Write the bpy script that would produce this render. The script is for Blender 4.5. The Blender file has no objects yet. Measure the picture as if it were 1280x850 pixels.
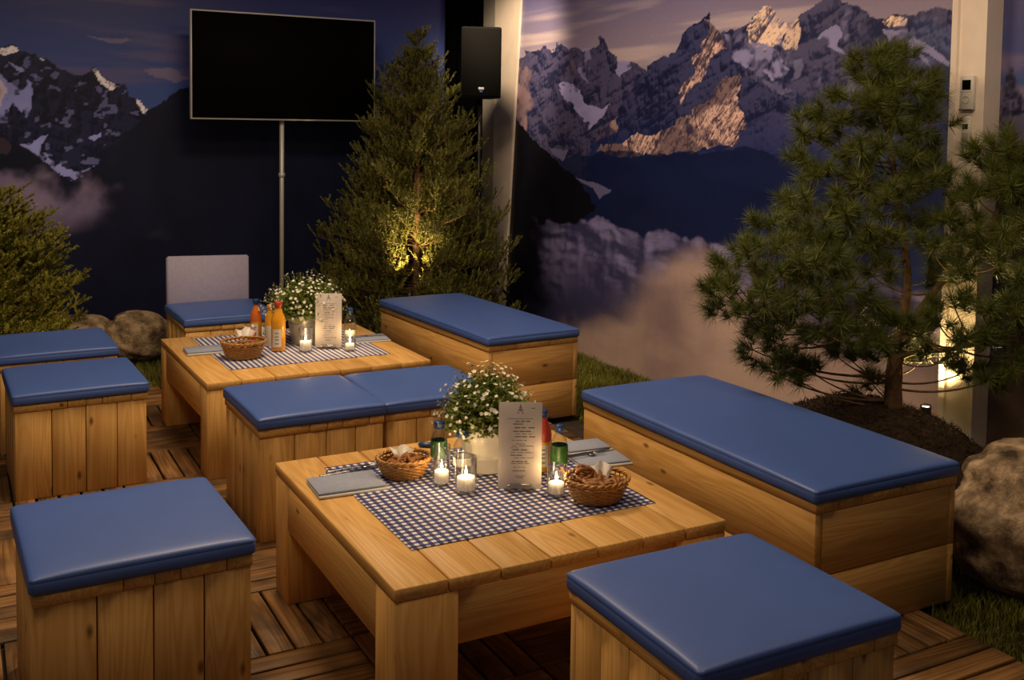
import bpy, math, random
import numpy as np
from mathutils import Matrix, Vector
PI = math.pi
scene = bpy.context.scene
COL = scene.collection

# ---------------------------------------------------------------- camera, world, lights, exposure
cam_d = bpy.data.cameras.new('camera')
cam = bpy.data.objects.new('camera', cam_d)
COL.objects.link(cam)
R_ = [[0.879144, -0.476355, 0.013834], [0.01534, 0.057303, 0.998239], [-0.476309, -0.877384, 0.057685]]
M4 = Matrix.Identity(4)
for i in range(3):
    for j in range(3):
        M4[j][i] = R_[i][j]
M4.translation = Vector((0, 0, 1.5834))
cam.matrix_world = M4
cam_d.sensor_fit = 'HORIZONTAL'
cam_d.sensor_width = 36
cam_d.lens = 36.6804
cam_d.shift_x = -0.00875
cam_d.shift_y = -0.14871
cam_d.clip_start = .05
scene.camera = cam
scene.view_settings.view_transform = 'Standard'
scene.view_settings.look = 'None'
scene.view_settings.exposure = 0.0
scene.view_settings.gamma = 1
scene.view_settings.use_curve_mapping = False

world = bpy.data.worlds.new('world'); scene.world = world
world.use_nodes = True
world.node_tree.nodes['Background'].inputs[0].default_value = (.62, .50, .47, 1)
world.node_tree.nodes['Background'].inputs[1].default_value = .10

def lamp(name, kind, loc, target, energy, color, size=.4, spot=None, blend=.5):
    ld = bpy.data.lights.new(name, kind)
    ld.energy = energy; ld.color = color
    if kind == 'AREA':
        ld.shape = 'DISK'; ld.size = size
    else:
        ld.shadow_soft_size = size
    if kind == 'SPOT':
        ld.spot_size = math.radians(spot); ld.spot_blend = blend
    o = bpy.data.objects.new(name, ld); COL.objects.link(o)
    o.location = loc
    dv = Vector(target) - Vector(loc)
    o.rotation_euler = dv.to_track_quat('-Z', 'Y').to_euler()
    return o
WARM = (1, .72, .44)
lamp('ceiling_spot', 'AREA', (1.3, 4.3, 3.3), (1.4, 4.1, 0), 74, WARM, 1.0)
lamp('ceiling_spot', 'AREA', (-.3, 2.5, 3.3), (.6, 3.0, 0), 24, WARM, .8)
lamp('ceiling_spot', 'AREA', (2.3, 2.0, 3.3), (2.1, 2.5, 0), 16, WARM, .8)
lamp('wall_washer', 'SPOT', (2.2, 5.0, 3.3), (3.88, 5.2, .9), 60, (1, .76, .55), .25, 110, .8)
lamp('pillar_spot', 'SPOT', (2.9, 6.1, 3.1), (3.88, 7.32, 1.9), 240, (1, .75, .46), .12, 50, .8)
lamp('added_pillar_fill', 'SPOT', (1.2, 1.2, 3.0), (3.75, 3.05, 1.25), 75, (1, .76, .50), .2, 44, .8)  # added fill without a fixture, brightens the near pillar and the pine
lamp('added_shrub_fill', 'SPOT', (.6, 5.0, 3.0), (.7, 7.2, .25), 55, (1, .76, .45), .15, 58, .8)  # added fill without a fixture, widened to lift shrub and back boulders

# ---------------------------------------------------------------- helpers
def srgb(r, g, b, k=1.0):
    f = lambda c: ((c/255+.055)/1.055)**2.4 if c/255 > .04045 else c/255/12.92
    return (f(r)*k, f(g)*k, f(b)*k, 1)

def new_mat(name):
    m = bpy.data.materials.new(name); m.use_nodes = True
    nt = m.node_tree
    return m, nt, nt.nodes['Principled BSDF']

def simple(name, col, rough=.5, metal=0, spec=.5, noise=0, nscale=30, bump=0, sheen=0, coat=0, emit=None, es=1, trans=0, rndv=0, sss=0):
    m, nt, b = new_mat(name)
    c = col if len(col) == 4 else tuple(col)+(1,)
    b.inputs['Base Color'].default_value = c
    b.inputs['Roughness'].default_value = rough
    b.inputs['Metallic'].default_value = metal
    b.inputs['Specular IOR Level'].default_value = spec
    if coat: b.inputs['Coat Weight'].default_value = coat
    if trans: b.inputs['Transmission Weight'].default_value = trans
    if emit:
        b.inputs['Emission Color'].default_value = tuple(emit)+(1,)
        b.inputs['Emission Strength'].default_value = es
    if noise or bump or rndv:
        tc = nt.nodes.new('ShaderNodeTexCoord')
        n = nt.nodes.new('ShaderNodeTexNoise'); n.inputs['Scale'].default_value = nscale
        n.inputs['Detail'].default_value = 6
        nt.links.new(tc.outputs['Object'], n.inputs['Vector'])
        hs = nt.nodes.new('ShaderNodeHueSaturation'); hs.inputs['Color'].default_value = c
        mr = nt.nodes.new('ShaderNodeMapRange')
        mr.inputs['From Min'].default_value = .25; mr.inputs['From Max'].default_value = .75
        mr.inputs['To Min'].default_value = 1-noise; mr.inputs['To Max'].default_value = 1+noise
        nt.links.new(n.outputs['Fac'], mr.inputs['Value'])
        val = mr.outputs['Result']
        if rndv:
            oi = nt.nodes.new('ShaderNodeObjectInfo')
            m2 = nt.nodes.new('ShaderNodeMapRange')
            m2.inputs['To Min'].default_value = 1-rndv; m2.inputs['To Max'].default_value = 1+rndv
            nt.links.new(oi.outputs['Random'], m2.inputs['Value'])
            mm = nt.nodes.new('ShaderNodeMath'); mm.operation = 'MULTIPLY'
            nt.links.new(val, mm.inputs[0]); nt.links.new(m2.outputs['Result'], mm.inputs[1]); val = mm.outputs[0]
        nt.links.new(val, hs.inputs['Value'])
        nt.links.new(hs.outputs['Color'], b.inputs['Base Color'])
        if bump:
            bp = nt.nodes.new('ShaderNodeBump'); bp.inputs['Strength'].default_value = bump; bp.inputs['Distance'].default_value = .01
            nt.links.new(n.outputs['Fac'], bp.inputs['Height']); nt.links.new(bp.outputs['Normal'], b.inputs['Normal'])
    return m

def wood(name, axis, light, dark, knot=(.10, .035, .01), rough=.5, weather=0, rnd=.12, knots=True):
    """sawn softwood, grain along one axis, every piece with its own offset"""
    m, nt, b = new_mat(name)
    N = nt.nodes.new; Lk = nt.links.new
    tc = N('ShaderNodeTexCoord'); oi = N('ShaderNodeObjectInfo')
    sc = N('ShaderNodeVectorMath'); sc.operation = 'SCALE'; sc.inputs[0].default_value = (13.1, 7.7, 9.3)
    Lk(oi.outputs['Random'], sc.inputs['Scale'])
    ad = N('ShaderNodeVectorMath'); Lk(tc.outputs['Object'], ad.inputs[0]); Lk(sc.outputs[0], ad.inputs[1])
    mp = N('ShaderNodeMapping'); s = [13, 13, 13]; s[axis] = .8
    mp.inputs['Scale'].default_value = s; Lk(ad.outputs[0], mp.inputs['Vector'])
    n1 = N('ShaderNodeTexNoise'); n1.inputs['Scale'].default_value = 1.0; n1.inputs['Detail'].default_value = 1.5
    n1.inputs['Distortion'].default_value = .6
    Lk(mp.outputs[0], n1.inputs['Vector'])
    mu = N('ShaderNodeMath'); mu.operation = 'MULTIPLY'; mu.inputs[1].default_value = 11; Lk(n1.outputs['Fac'], mu.inputs[0])
    fr = N('ShaderNodeMath'); fr.operation = 'PINGPONG'; fr.inputs[1].default_value = .5; Lk(mu.outputs[0], fr.inputs[0])
    mp2 = N('ShaderNodeMapping'); s2 = [160, 160, 160]; s2[axis] = 5
    mp2.inputs['Scale'].default_value = s2; Lk(ad.outputs[0], mp2.inputs['Vector'])
    n2 = N('ShaderNodeTexNoise'); n2.inputs['Scale'].default_value = 1.0; n2.inputs['Detail'].default_value = 3
    Lk(mp2.outputs[0], n2.inputs['Vector'])
    a1 = N('ShaderNodeMath'); a1.operation = 'MULTIPLY_ADD'; a1.inputs[1].default_value = .9; Lk(fr.outputs[0], a1.inputs[0])
    a2 = N('ShaderNodeMath'); a2.operation = 'MULTIPLY'; a2.inputs[1].default_value = .6; Lk(n2.outputs['Fac'], a2.inputs[0])
    Lk(a2.outputs[0], a1.inputs[2])
    cr = N('ShaderNodeValToRGB'); cr.color_ramp.elements[0].position = .30; cr.color_ramp.elements[1].position = 1.05 if knots else .8
    cr.color_ramp.elements[0].color = tuple(light)+(1,); cr.color_ramp.elements[1].color = tuple(dark)+(1,)
    Lk(a1.outputs[0], cr.inputs['Fac'])
    col = cr.outputs['Color']
    if knots:
        mp3 = N('ShaderNodeMapping'); s3 = [11, 11, 11]; s3[axis] = 5
        mp3.inputs['Scale'].default_value = s3; Lk(ad.outputs[0], mp3.inputs['Vector'])
        vo = N('ShaderNodeTexVoronoi'); vo.inputs['Scale'].default_value = 1.0; Lk(mp3.outputs[0], vo.inputs['Vector'])
        kr = N('ShaderNodeMapRange'); kr.inputs['From Min'].default_value = .04; kr.inputs['From Max'].default_value = .13
        kr.inputs['To Min'].default_value = .85; kr.inputs['To Max'].default_value = 0
        Lk(vo.outputs['Distance'], kr.inputs['Value'])
        mx = N('ShaderNodeMix'); mx.data_type = 'RGBA'; Lk(kr.outputs[0], mx.inputs[0]); Lk(col, mx.inputs[6])
        mx.inputs[7].default_value = tuple(knot)+(1,)
        col = mx.outputs[2]
    if weather:
        n3 = N('ShaderNodeTexNoise'); n3.inputs['Scale'].default_value = 6; n3.inputs['Detail'].default_value = 5
        Lk(ad.outputs[0], n3.inputs['Vector'])
        k3 = N('ShaderNodeMapRange'); k3.inputs['From Min'].default_value = .45; k3.inputs['From Max'].default_value = .7
        k3.inputs['To Max'].default_value = weather
        Lk(n3.outputs['Fac'], k3.inputs['Value'])
        mx = N('ShaderNodeMix'); mx.data_type = 'RGBA'; Lk(k3.outputs[0], mx.inputs[0]); Lk(col, mx.inputs[6])
        mx.inputs[7].default_value = (.03, .022, .014, 1)
        col = mx.outputs[2]
    hs = N('ShaderNodeHueSaturation'); Lk(col, hs.inputs['Color'])
    vr = N('ShaderNodeMapRange'); vr.inputs['To Min'].default_value = 1-rnd; vr.inputs['To Max'].default_value = 1+rnd
    sc2 = N('ShaderNodeMath'); sc2.operation = 'MULTIPLY'; sc2.inputs[1].default_value = 37.7; Lk(oi.outputs['Random'], sc2.inputs[0])
    f2 = N('ShaderNodeMath'); f2.operation = 'FRACT'; Lk(sc2.outputs[0], f2.inputs[0]); Lk(f2.outputs[0], vr.inputs['Value'])
    Lk(vr.outputs[0], hs.inputs['Value'])
    Lk(hs.outputs['Color'], b.inputs['Base Color'])
    b.inputs['Roughness'].default_value = rough
    b.inputs['Specular IOR Level'].default_value = .35
    bp = N('ShaderNodeBump'); bp.inputs['Strength'].default_value = .25; bp.inputs['Distance'].default_value = .002
    Lk(n2.outputs['Fac'], bp.inputs['Height']); Lk(bp.outputs['Normal'], b.inputs['Normal'])
    return m

def mesh_np(name, V, F, mat, smooth=False):
    """fast mesh from numpy arrays; F is (n,3) or (n,4), or a list of such arrays"""
    me = bpy.data.meshes.new(name)
    V = np.asarray(V, np.float32)
    Fs = F if isinstance(F, list) else [F]
    Fs = [np.asarray(a, np.int32) for a in Fs if len(a)]
    me.vertices.add(len(V)); me.vertices.foreach_set('co', V.ravel())
    loops = np.concatenate([a.ravel() for a in Fs])
    tot = np.concatenate([np.full(len(a), a.shape[1], np.int32) for a in Fs])
    st = np.concatenate([[0], np.cumsum(tot)[:-1]]).astype(np.int32)
    me.loops.add(len(loops)); me.loops.foreach_set('vertex_index', loops)
    me.polygons.add(len(tot)); me.polygons.foreach_set('loop_start', st); me.polygons.foreach_set('loop_total', tot)
    me.update(calc_edges=True)
    if mat: me.materials.append(mat)
    if smooth: me.polygons.foreach_set('use_smooth', np.ones(len(tot), bool))
    me.validate()
    return me

def link(name, me, parent=None, loc=(0, 0, 0), rot=(0, 0, 0)):
    o = bpy.data.objects.new(name, me); COL.objects.link(o)
    o.location = loc; o.rotation_euler = rot
    if parent: o.parent = parent
    return o

def tag(o, label=None, cat=None, group=None, kind=None):
    if label: o['label'] = label
    if cat: o['category'] = cat
    if group: o['group'] = group
    if kind: o['kind'] = kind
    return o

def thing(name, label, cat, loc=(0, 0, 0), rz=0, group=None, rot=None):
    o = bpy.data.objects.new(name, None); COL.objects.link(o)
    o.empty_display_size = .1
    o.location = loc; o.rotation_euler = rot if rot else (0, 0, rz)
    return tag(o, label, cat, group)

class MB:
    """collects vertices and faces"""
    def __init__(s): s.v = []; s.f3 = []; s.f4 = []; s.n = 0
    def add(s, V, F):
        V = np.asarray(V, float); F = np.asarray(F, int)
        s.v.append(V)
        (s.f3 if F.shape[1] == 3 else s.f4).append(F+s.n); s.n += len(V)
    def mesh(s, name, mat, smooth=False):
        F = []
        if s.f3: F.append(np.concatenate(s.f3))
        if s.f4: F.append(np.concatenate(s.f4))
        return mesh_np(name, np.concatenate(s.v), F, mat, smooth)

def chamfer(sx, sy, sz, b):
    """box with chamfered edges: 24 vertices, 44 triangles"""
    V = []; idx = {}
    for X in (-1, 1):
        for Y in (-1, 1):
            for Z in (-1, 1):
                for a in range(3):
                    p = [X*sx/2, Y*sy/2, Z*sz/2]
                    sg = (X, Y, Z)
                    for k in range(3):
                        if k != a: p[k] -= sg[k]*b
                    idx[(X, Y, Z, a)] = len(V); V.append(p)
    F4 = []; F3 = []
    V = np.array(V)
    def quad(q):
        P = V[q]; n = np.cross(P[1]-P[0], P[2]-P[1]); c = P.mean(0)
        F4.append(q if n@c > 0 else q[::-1])
    for a in range(3):
        o1, o2 = [k for k in range(3) if k != a]
        for s in (-1, 1):
            q = []
            for (u, v) in ((-1, -1), (1, -1), (1, 1), (-1, 1)):
                k = [0, 0, 0]; k[a] = s; k[o1] = u; k[o2] = v
                q.append(idx[(k[0], k[1], k[2], a)])
            quad(q)
    for a in range(3):
        o1, o2 = [k for k in range(3) if k != a]
        for u in (-1, 1):
            for v in (-1, 1):
                k1 = [0, 0, 0]; k1[a] = -1; k1[o1] = u; k1[o2] = v
                k2 = list(k1); k2[a] = 1
                quad([idx[tuple(k1)+(o1,)], idx[tuple(k2)+(o1,)], idx[tuple(k2)+(o2,)], idx[tuple(k1)+(o2,)]])
    for X in (-1, 1):
        for Y in (-1, 1):
            for Z in (-1, 1):
                q = [idx[(X, Y, Z, a)] for a in range(3)]
                P = V[q]; n = np.cross(P[1]-P[0], P[2]-P[1])
                F3.append(q if n@P.mean(0) > 0 else q[::-1])
    return V, np.array(F4), np.array(F3)

_cache = {}
def box(name, parent, c, s, mat, b=.002, rot=(0, 0, 0)):
    key = (round(s[0], 4), round(s[1], 4), round(s[2], 4), b, mat.name)
    if key not in _cache:
        V, F4, F3 = chamfer(s[0], s[1], s[2], b)
        _cache[key] = mesh_np(name, V, [F4, F3], mat)
    return link(name, _cache[key], parent, c, rot)

def mb_box(mb, c, s, b=.002, rz=0):
    V, F4, F3 = chamfer(s[0], s[1], s[2], b)
    if rz:
        ca, sa = math.cos(rz), math.sin(rz); V = V @ np.array([[ca, sa, 0], [-sa, ca, 0], [0, 0, 1]])
    V = V+np.array(c)
    mb.v.append(V); mb.f4.append(F4+mb.n); mb.f3.append(F3+mb.n); mb.n += len(V)

def lathe_vf(prof, seg=28):
    prof = np.array(prof, float)
    n = len(prof); t = np.arange(seg)*2*PI/seg
    V = np.zeros((n, seg, 3))
    V[:, :, 0] = prof[:, 0:1]*np.cos(t); V[:, :, 1] = prof[:, 0:1]*np.sin(t); V[:, :, 2] = prof[:, 1:2]
    i = np.arange(n-1)[:, None]; j = np.arange(seg)[None, :]
    a = i*seg+j; b = i*seg+(j+1) % seg
    F = np.stack([a, b, b+seg, a+seg], -1).reshape(-1, 4)
    return V.reshape(-1, 3), F

def lathe(name, prof, mat, parent=None, seg=28, loc=(0, 0, 0), smooth=True, rot=(0, 0, 0)):
    V, F = lathe_vf(prof, seg)
    me = mesh_np(name, V, F, mat, smooth)
    return link(name, me, parent, loc, rot)

def tube_vf(P, r, seg=6, closed=False):
    P = np.array(P, float); n = len(P)
    r = np.broadcast_to(np.asarray(r, float), (n,))
    T = np.gradient(P, axis=0)
    if closed: T = (np.roll(P, -1, 0)-np.roll(P, 1, 0))
    T /= np.linalg.norm(T, axis=1)[:, None]+1e-9
    up = np.array([0, 0, 1.]) if abs(T[0][2]) < .9 else np.array([1., 0, 0])
    A = np.cross(T, up); ln = np.linalg.norm(A, axis=1)
    for i in range(n):
        if ln[i] < 1e-3: A[i] = A[i-1] if i else [1, 0, 0]
    A /= np.linalg.norm(A, axis=1)[:, None]; B = np.cross(T, A)
    t = np.arange(seg)*2*PI/seg
    V = P[:, None]+r[:, None, None]*(A[:, None]*np.cos(t)[None, :, None]+B[:, None]*np.sin(t)[None, :, None])
    m = n if closed else n-1
    i = np.arange(m)[:, None]; j = np.arange(seg)[None]
    a = i*seg+j; b = i*seg+(j+1) % seg
    c = ((i+1) % n)*seg+(j+1) % seg; dd = ((i+1) % n)*seg+j
    F = np.stack([a, dd, c, b], -1).reshape(-1, 4)
    V = V.reshape(-1, 3)
    if not closed:
        V = np.concatenate([V, P[:1], P[-1:]])
    return V, F, (n, seg, closed)

def add_tube(mb, P, r, seg=6, closed=False):
    V, F, (n, s, cl) = tube_vf(P, r, seg, closed)
    mb.v.append(V); mb.f4.append(F+mb.n)
    if not cl:
        a = np.arange(s); b = (a+1) % s
        mb.f3.append(np.stack([a, b, np.full(s, n*s)], -1)+mb.n)
        mb.f3.append(np.stack([(n-1)*s+b, (n-1)*s+a, np.full(s, n*s+1)], -1)+mb.n)
    mb.n += len(V)

def tube(name, P, r, mat, parent=None, seg=8, closed=False, loc=(0, 0, 0)):
    mb = MB(); add_tube(mb, P, r, seg, closed)
    return link(name, mb.mesh(name, mat, True), parent, loc)

# value noise in numpy
_tabs = {}
NS = 1.0
def vnoise(x, y, seed=0):
    if seed not in _tabs: _tabs[seed] = np.random.RandomState(seed).rand(256, 256)
    T = _tabs[seed]
    xi = np.floor(x).astype(int); yi = np.floor(y).astype(int)
    fx = x-xi; fy = y-yi; fx = fx*fx*(3-2*fx); fy = fy*fy*(3-2*fy)
    a = T[xi & 255, yi & 255]; b = T[(xi+1) & 255, yi & 255]; c = T[xi & 255, (yi+1) & 255]; d = T[(xi+1) & 255, (yi+1) & 255]
    return (a*(1-fx)+b*fx)*(1-fy)+(c*(1-fx)+d*fx)*fy
def fbm(x, y, o=5, seed=0, g=.5):
    x = x*NS
    r = 0; a = 1; t = 0
    for k in range(o):
        r = r+a*vnoise(x*2**k+17.3*k, y*2**k+9.1*k, seed+k); t += a; a *= g
    return r/t
def billow(x, y, o=5, seed=0):
    x = x*NS
    r = 0; a = 1; t = 0
    for k in range(o):
        r = r+a*np.abs(2*vnoise(x*2**k+5.3*k, y*2**k+3.7*k, seed+k)-1); t += a; a *= .5
    return r/t
def ridged(x, y, o=5, seed=0):
    x = x*NS
    r = 0; a = 1; t = 0
    for k in range(o):
        r = r+a*(1-np.abs(2*vnoise(x*2**k+5.3*k, y*2**k+3.7*k, seed+k)-1)); t += a; a *= .55
    return r/t
def sstep(a, b, x):
    t = np.clip((x-a)/(b-a), 0, 1); return t*t*(3-2*t)
def inpoly(x, y, poly):
    r = np.zeros(x.shape, bool); n = len(poly)
    for i in range(n):
        x1, y1 = poly[i]; x2, y2 = poly[(i+1) % n]
        if y1 == y2: continue
        c = ((y1 > y) != (y2 > y)) & (x < (x2-x1)*(y-y1)/(y2-y1)+x1)
        r ^= c
    return r

# ---------------------------------------------------------------- materials
PL = (.72, .435, .148); PD = (.52, .255, .056)
WOOD = [wood('pine_wood_'+a, i, PL, PD) for i, a in enumerate('xyz')]
DECK = [wood('weathered_deck_'+a, i, (.28, .145, .050), (.12, .056, .018), rough=.6, weather=.75, rnd=.35, knots=False) for i, a in enumerate('xy')]
M = {}
M['vinyl'] = simple('blue_vinyl', (.058, .122, .41), .46, spec=.55, noise=.05, nscale=8, bump=.04)
M['lilac'] = simple('lilac_fabric', (.33, .31, .46), .8, noise=.08, nscale=60)
M['black'] = simple('black_plastic', (.008, .008, .009), .45)
M['screen'] = simple('black_screen', (.002, .002, .002), .6, spec=.04)
M['silver'] = simple('brushed_silver', (.72, .70, .68), .45, metal=.35)
M['white_paint'] = simple('cream_painted_metal', (.86, .74, .65), .45, noise=.06, nscale=9)
M['grey_paint'] = simple('grey_painted_metal', (.40, .37, .34), .5)
M['cloth_black'] = simple('black_drape', (.0015, .0015, .002), 1.0, spec=0)
M['soil'] = simple('dark_soil', (.030, .020, .010), .95, noise=.5, nscale=25, bump=.6)
M['under'] = simple('dark_gap', (.006, .004, .003), .9)
M['grass'] = simple('grass_blades', (.20, .205, .030), .6, noise=.7, nscale=5)
M['mulch'] = simple('bark_mulch', (.030, .016, .007), .95, noise=.6, nscale=60, bump=.8)
M['bark'] = simple('pine_bark', (.17, .095, .045), .9, noise=.45, nscale=45, bump=.9)
M['needle'] = simple('pine_needles', (.098, .120, .016), .5, noise=.4, nscale=14)
M['spruce'] = simple('spruce_needles', (.15, .15, .028), .5, noise=.45, nscale=12)
M['shrub'] = simple('yew_needles', (.25, .24, .034), .5, noise=.45, nscale=12)
M['leaf'] = simple('herb_leaves', (.16, .21, .035), .5, noise=.5, nscale=30)
M['petal'] = simple('white_petals', (.80, .78, .66), .6)
M['yellow'] = simple('flower_centre', (.75, .55, .08), .6)
M['enamel'] = simple('white_enamel', (.74, .71, .65), .28, noise=.04, nscale=14, coat=.3)
M['zinc'] = simple('zinc_bucket', (.50, .49, .47), .38, metal=.5, noise=.15, nscale=20)
M['wicker'] = simple('wicker', (.44, .215, .05), .45, noise=.35, nscale=60, coat=.2)
M['bread'] = simple('pretzel_crust', (.26, .100, .020), .5, noise=.6, nscale=70)
M['paper'] = simple('white_paper', (.78, .75, .72), .75)
M['card'] = simple('cream_card', (.60, .55, .52), .7)
M['ink'] = simple('grey_ink', (.14, .12, .12), .8)
M['napkin'] = simple('grey_blue_napkin', (.30, .34, .47), .85, noise=.08, nscale=80)
M['napkin_pale'] = simple('pale_napkin_fold', (.55, .55, .53), .85, noise=.06, nscale=80)
M['steel'] = simple('cutlery_steel', (.5, .5, .5), .22, metal=1)
M['wax'] = simple('candle_wax', (.85, .82, .76), .5, emit=(1, .62, .30), es=.25)  # slight warm emission stands in for flame light in the wax
M['wick'] = simple('wick', (.02, .015, .01), .9)
M['flame'] = simple('flame', (1, .8, .5), .5, emit=(1, .66, .28), es=30)
M['cap_blue'] = simple('blue_cap', (.015, .055, .20), .35)
M['cap_red'] = simple('red_cap', (.55, .06, .03), .35)
M['juice'] = simple('orange_juice', (.80, .36, .02), .25, coat=.6, noise=.08, nscale=20)
M['juice_dark'] = simple('red_orange_juice', (.66, .16, .02), .25, coat=.6, noise=.08, nscale=20)
M['label_green'] = simple('green_label', (.02, .10, .012), .45, noise=.6, nscale=45)
M['label_white'] = simple('white_label', (.70, .66, .58), .6)
M['red'] = simple('red_plastic', (.5, .03, .02), .4)
M['badge_white'] = simple('badge_white', (.6, .6, .62), .5)
M['badge_blue'] = simple('badge_blue', (.03, .12, .45), .4)
M['plastic_white'] = simple('white_plastic', (.74, .70, .63), .4)
M['lens'] = simple('lamp_lens', (1, .9, .7), .3, emit=(1, .72, .36), es=25)

def glass_mat(name, tint=(.97, .98, .98), refl=.9):
    m = bpy.data.materials.new(name); m.use_nodes = True
    nt = m.node_tree; nt.nodes.clear()
    out = nt.nodes.new('ShaderNodeOutputMaterial'); mx = nt.nodes.new('ShaderNodeMixShader')
    tr = nt.nodes.new('ShaderNodeBsdfTransparent'); tr.inputs[0].default_value = tint+(1,)
    gl = nt.nodes.new('ShaderNodeBsdfGlossy'); gl.inputs['Roughness'].default_value = .06
    lw = nt.nodes.new('ShaderNodeLayerWeight'); lw.inputs['Blend'].default_value = .22
    mr = nt.nodes.new('ShaderNodeMapRange'); mr.inputs['To Min'].default_value = .05; mr.inputs['To Max'].default_value = refl
    nt.links.new(lw.outputs['Facing'], mr.inputs['Value'])
    nt.links.new(mr.outputs[0], mx.inputs[0]); nt.links.new(tr.outputs[0], mx.inputs[1]); nt.links.new(gl.outputs[0], mx.inputs[2])
    nt.links.new(mx.outputs[0], out.inputs[0])
    return m
M['glass'] = glass_mat('clear_glass')
M['acrylic'] = glass_mat('clear_acrylic', (.86, .87, .86))

def rock_mat():
    m, nt, b = new_mat('boulder_stone')
    N = nt.nodes.new; Lk = nt.links.new
    tc = N('ShaderNodeTexCoord')
    n = N('ShaderNodeTexNoise'); n.inputs['Scale'].default_value = 9; n.inputs['Detail'].default_value = 9; n.inputs['Roughness'].default_value = .68
    Lk(tc.outputs['Object'], n.inputs['Vector'])
    cr = N('ShaderNodeValToRGB'); e = cr.color_ramp.elements
    e[0].position = .36; e[0].color = (.045, .030, .018, 1); e[1].position = .66; e[1].color = (.62, .47, .31, 1)
    k = e.new(.5); k.color = (.27, .19, .115, 1)
    Lk(n.outputs['Fac'], cr.inputs['Fac']); Lk(cr.outputs[0], b.inputs['Base Color'])
    b.inputs['Roughness'].default_value = .85
    bp = N('ShaderNodeBump'); bp.inputs['Strength'].default_value = .9; bp.inputs['Distance'].default_value = .03
    Lk(n.outputs['Fac'], bp.inputs['Height']); Lk(bp.outputs[0], b.inputs['Normal'])
    return m
M['rock'] = rock_mat()

def gingham(name, period, cross):
    m, nt, b = new_mat(name)
    N = nt.nodes.new; Lk = nt.links.new
    tc = N('ShaderNodeTexCoord'); sp = N('ShaderNodeSeparateXYZ'); Lk(tc.outputs['Object'], sp.inputs[0])
    outs = []
    for ax, w in ((0, 1.0), (1, cross)):
        q = N('ShaderNodeMath'); q.operation = 'DIVIDE'; q.inputs[1].default_value = period; Lk(sp.outputs[ax], q.inputs[0])
        fr = N('ShaderNodeMath'); fr.operation = 'FRACT'; Lk(q.outputs[0], fr.inputs[0])
        g = N('ShaderNodeMath'); g.operation = 'GREATER_THAN'; g.inputs[1].default_value = .5; Lk(fr.outputs[0], g.inputs[0])
        s = N('ShaderNodeMath'); s.operation = 'MULTIPLY'; s.inputs[1].default_value = w*.5; Lk(g.outputs[0], s.inputs[0])
        outs.append(s.outputs[0])
    ad = N('ShaderNodeMath'); Lk(outs[0], ad.inputs[0]); Lk(outs[1], ad.inputs[1])
    cr = N('ShaderNodeValToRGB'); e = cr.color_ramp.elements
    e[0].position = 0; e[0].color = (.78, .74, .76, 1); e[1].position = 1; e[1].color = (.012, .016, .085, 1)
    k = e.new(.5); k.color = (.085, .10, .26, 1)
    Lk(ad.outputs[0], cr.inputs['Fac']); Lk(cr.outputs[0], b.inputs['Base Color'])
    b.inputs['Roughness'].default_value = .85
    return m
M['gingham'] = gingham('blue_white_gingham', .0255, 1.0)
M['stripes'] = gingham('blue_white_striped_gingham', .0255, .35)

# ---------------------------------------------------------------- ground and deck
WX, WY = 3.884, 7.867
gr = MB()
def plane_grid(x0, x1, y0, y1, z, nx, ny):
    xs = np.linspace(x0, x1, nx+1); ys = np.linspace(y0, y1, ny+1)
    X, Y = np.meshgrid(xs, ys); V = np.stack([X, Y, np.full_like(X, z)], -1).reshape(-1, 3)
    i = np.arange(ny)[:, None]; j = np.arange(nx)[None]
    a = i*(nx+1)+j
    return V, np.stack([a, a+1, a+nx+2, a+nx+1], -1).reshape(-1, 4)
V, F = plane_grid(-3.5, WX, -.5, WY, -.03, 40, 40)
V[:, 2] += .01*fbm(V[:, 0]*3, V[:, 1]*3, 3, 3)-.006
tag(link('ground', mesh_np('ground', V, F, M['soil'], True)), 'dark soil under the lawn and the deck', kind='structure')

PITCH = .435
TX0, TY0 = .19, 3.015
floor = link('floor', mesh_np('floor', *plane_grid(TX0-4*PITCH, 2.80, TY0-5*PITCH, TY0+8*PITCH, -.0195, 2, 2), M['under']))
tag(floor, 'dark underlay of the wooden deck tiles', kind='structure')
"""SLATS: each deck tile is five slats, alternate tiles turned by 90 degrees"""
slats = []
rs = random.Random(4)
Rr = np.array(R_); Cc = np.array([0, 0, 1.5834])
for i in range(-4, 6):
    for j in range(-5, 8):
        x0 = TX0+i*PITCH; y0 = TY0+j*PITCH
        for k in range(5):
            o = (k+.5)*PITCH/5
            if (i+j) % 2: c = (x0+o, y0+PITCH/2); ax = 1
            else: c = (x0+PITCH/2, y0+o); ax = 0
            # rough size in view, nearest first; skip what lies out of view
            q = Rr @ (np.array([c[0], c[1], 0])-Cc); dep = -q[2]
            size = 0
            if dep > .3:
                u = q[0]/dep*1304.2+651.2; v = 234.7-q[1]/dep*1304.2
                if -90 < u < 1370 and v < 960: size = 1/dep
            slats.append((size, c, ax, rs.uniform(-.0022, .0022), rs.uniform(-.004, .004)))
vis = sorted([s for s in slats if s[0] > 0], key=lambda s: -s[0])
hid = []
def covered(c):
    # slats that lie under a stool are not seen
    for (bx, by, w, d) in ((1.62, 1.91, .5, .5), (.41, 3.01, .48, .48), (.45, 5.0, .48, .48), (1.23, 4.12, .46, .5), (1.76, 4.15, .46, .5), (2.63, 3.0, .55, 1.3)):
        if abs(c[0]-bx) < w/2-.1 and abs(c[1]-by) < d/2-.1: return True
    return False
shown = [s for s in vis if not covered(s[1])]
hid = [s for s in vis if covered(s[1])]
near, rest = shown[:300], shown[300:]+hid+[s for s in slats if s[0] == 0]
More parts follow.
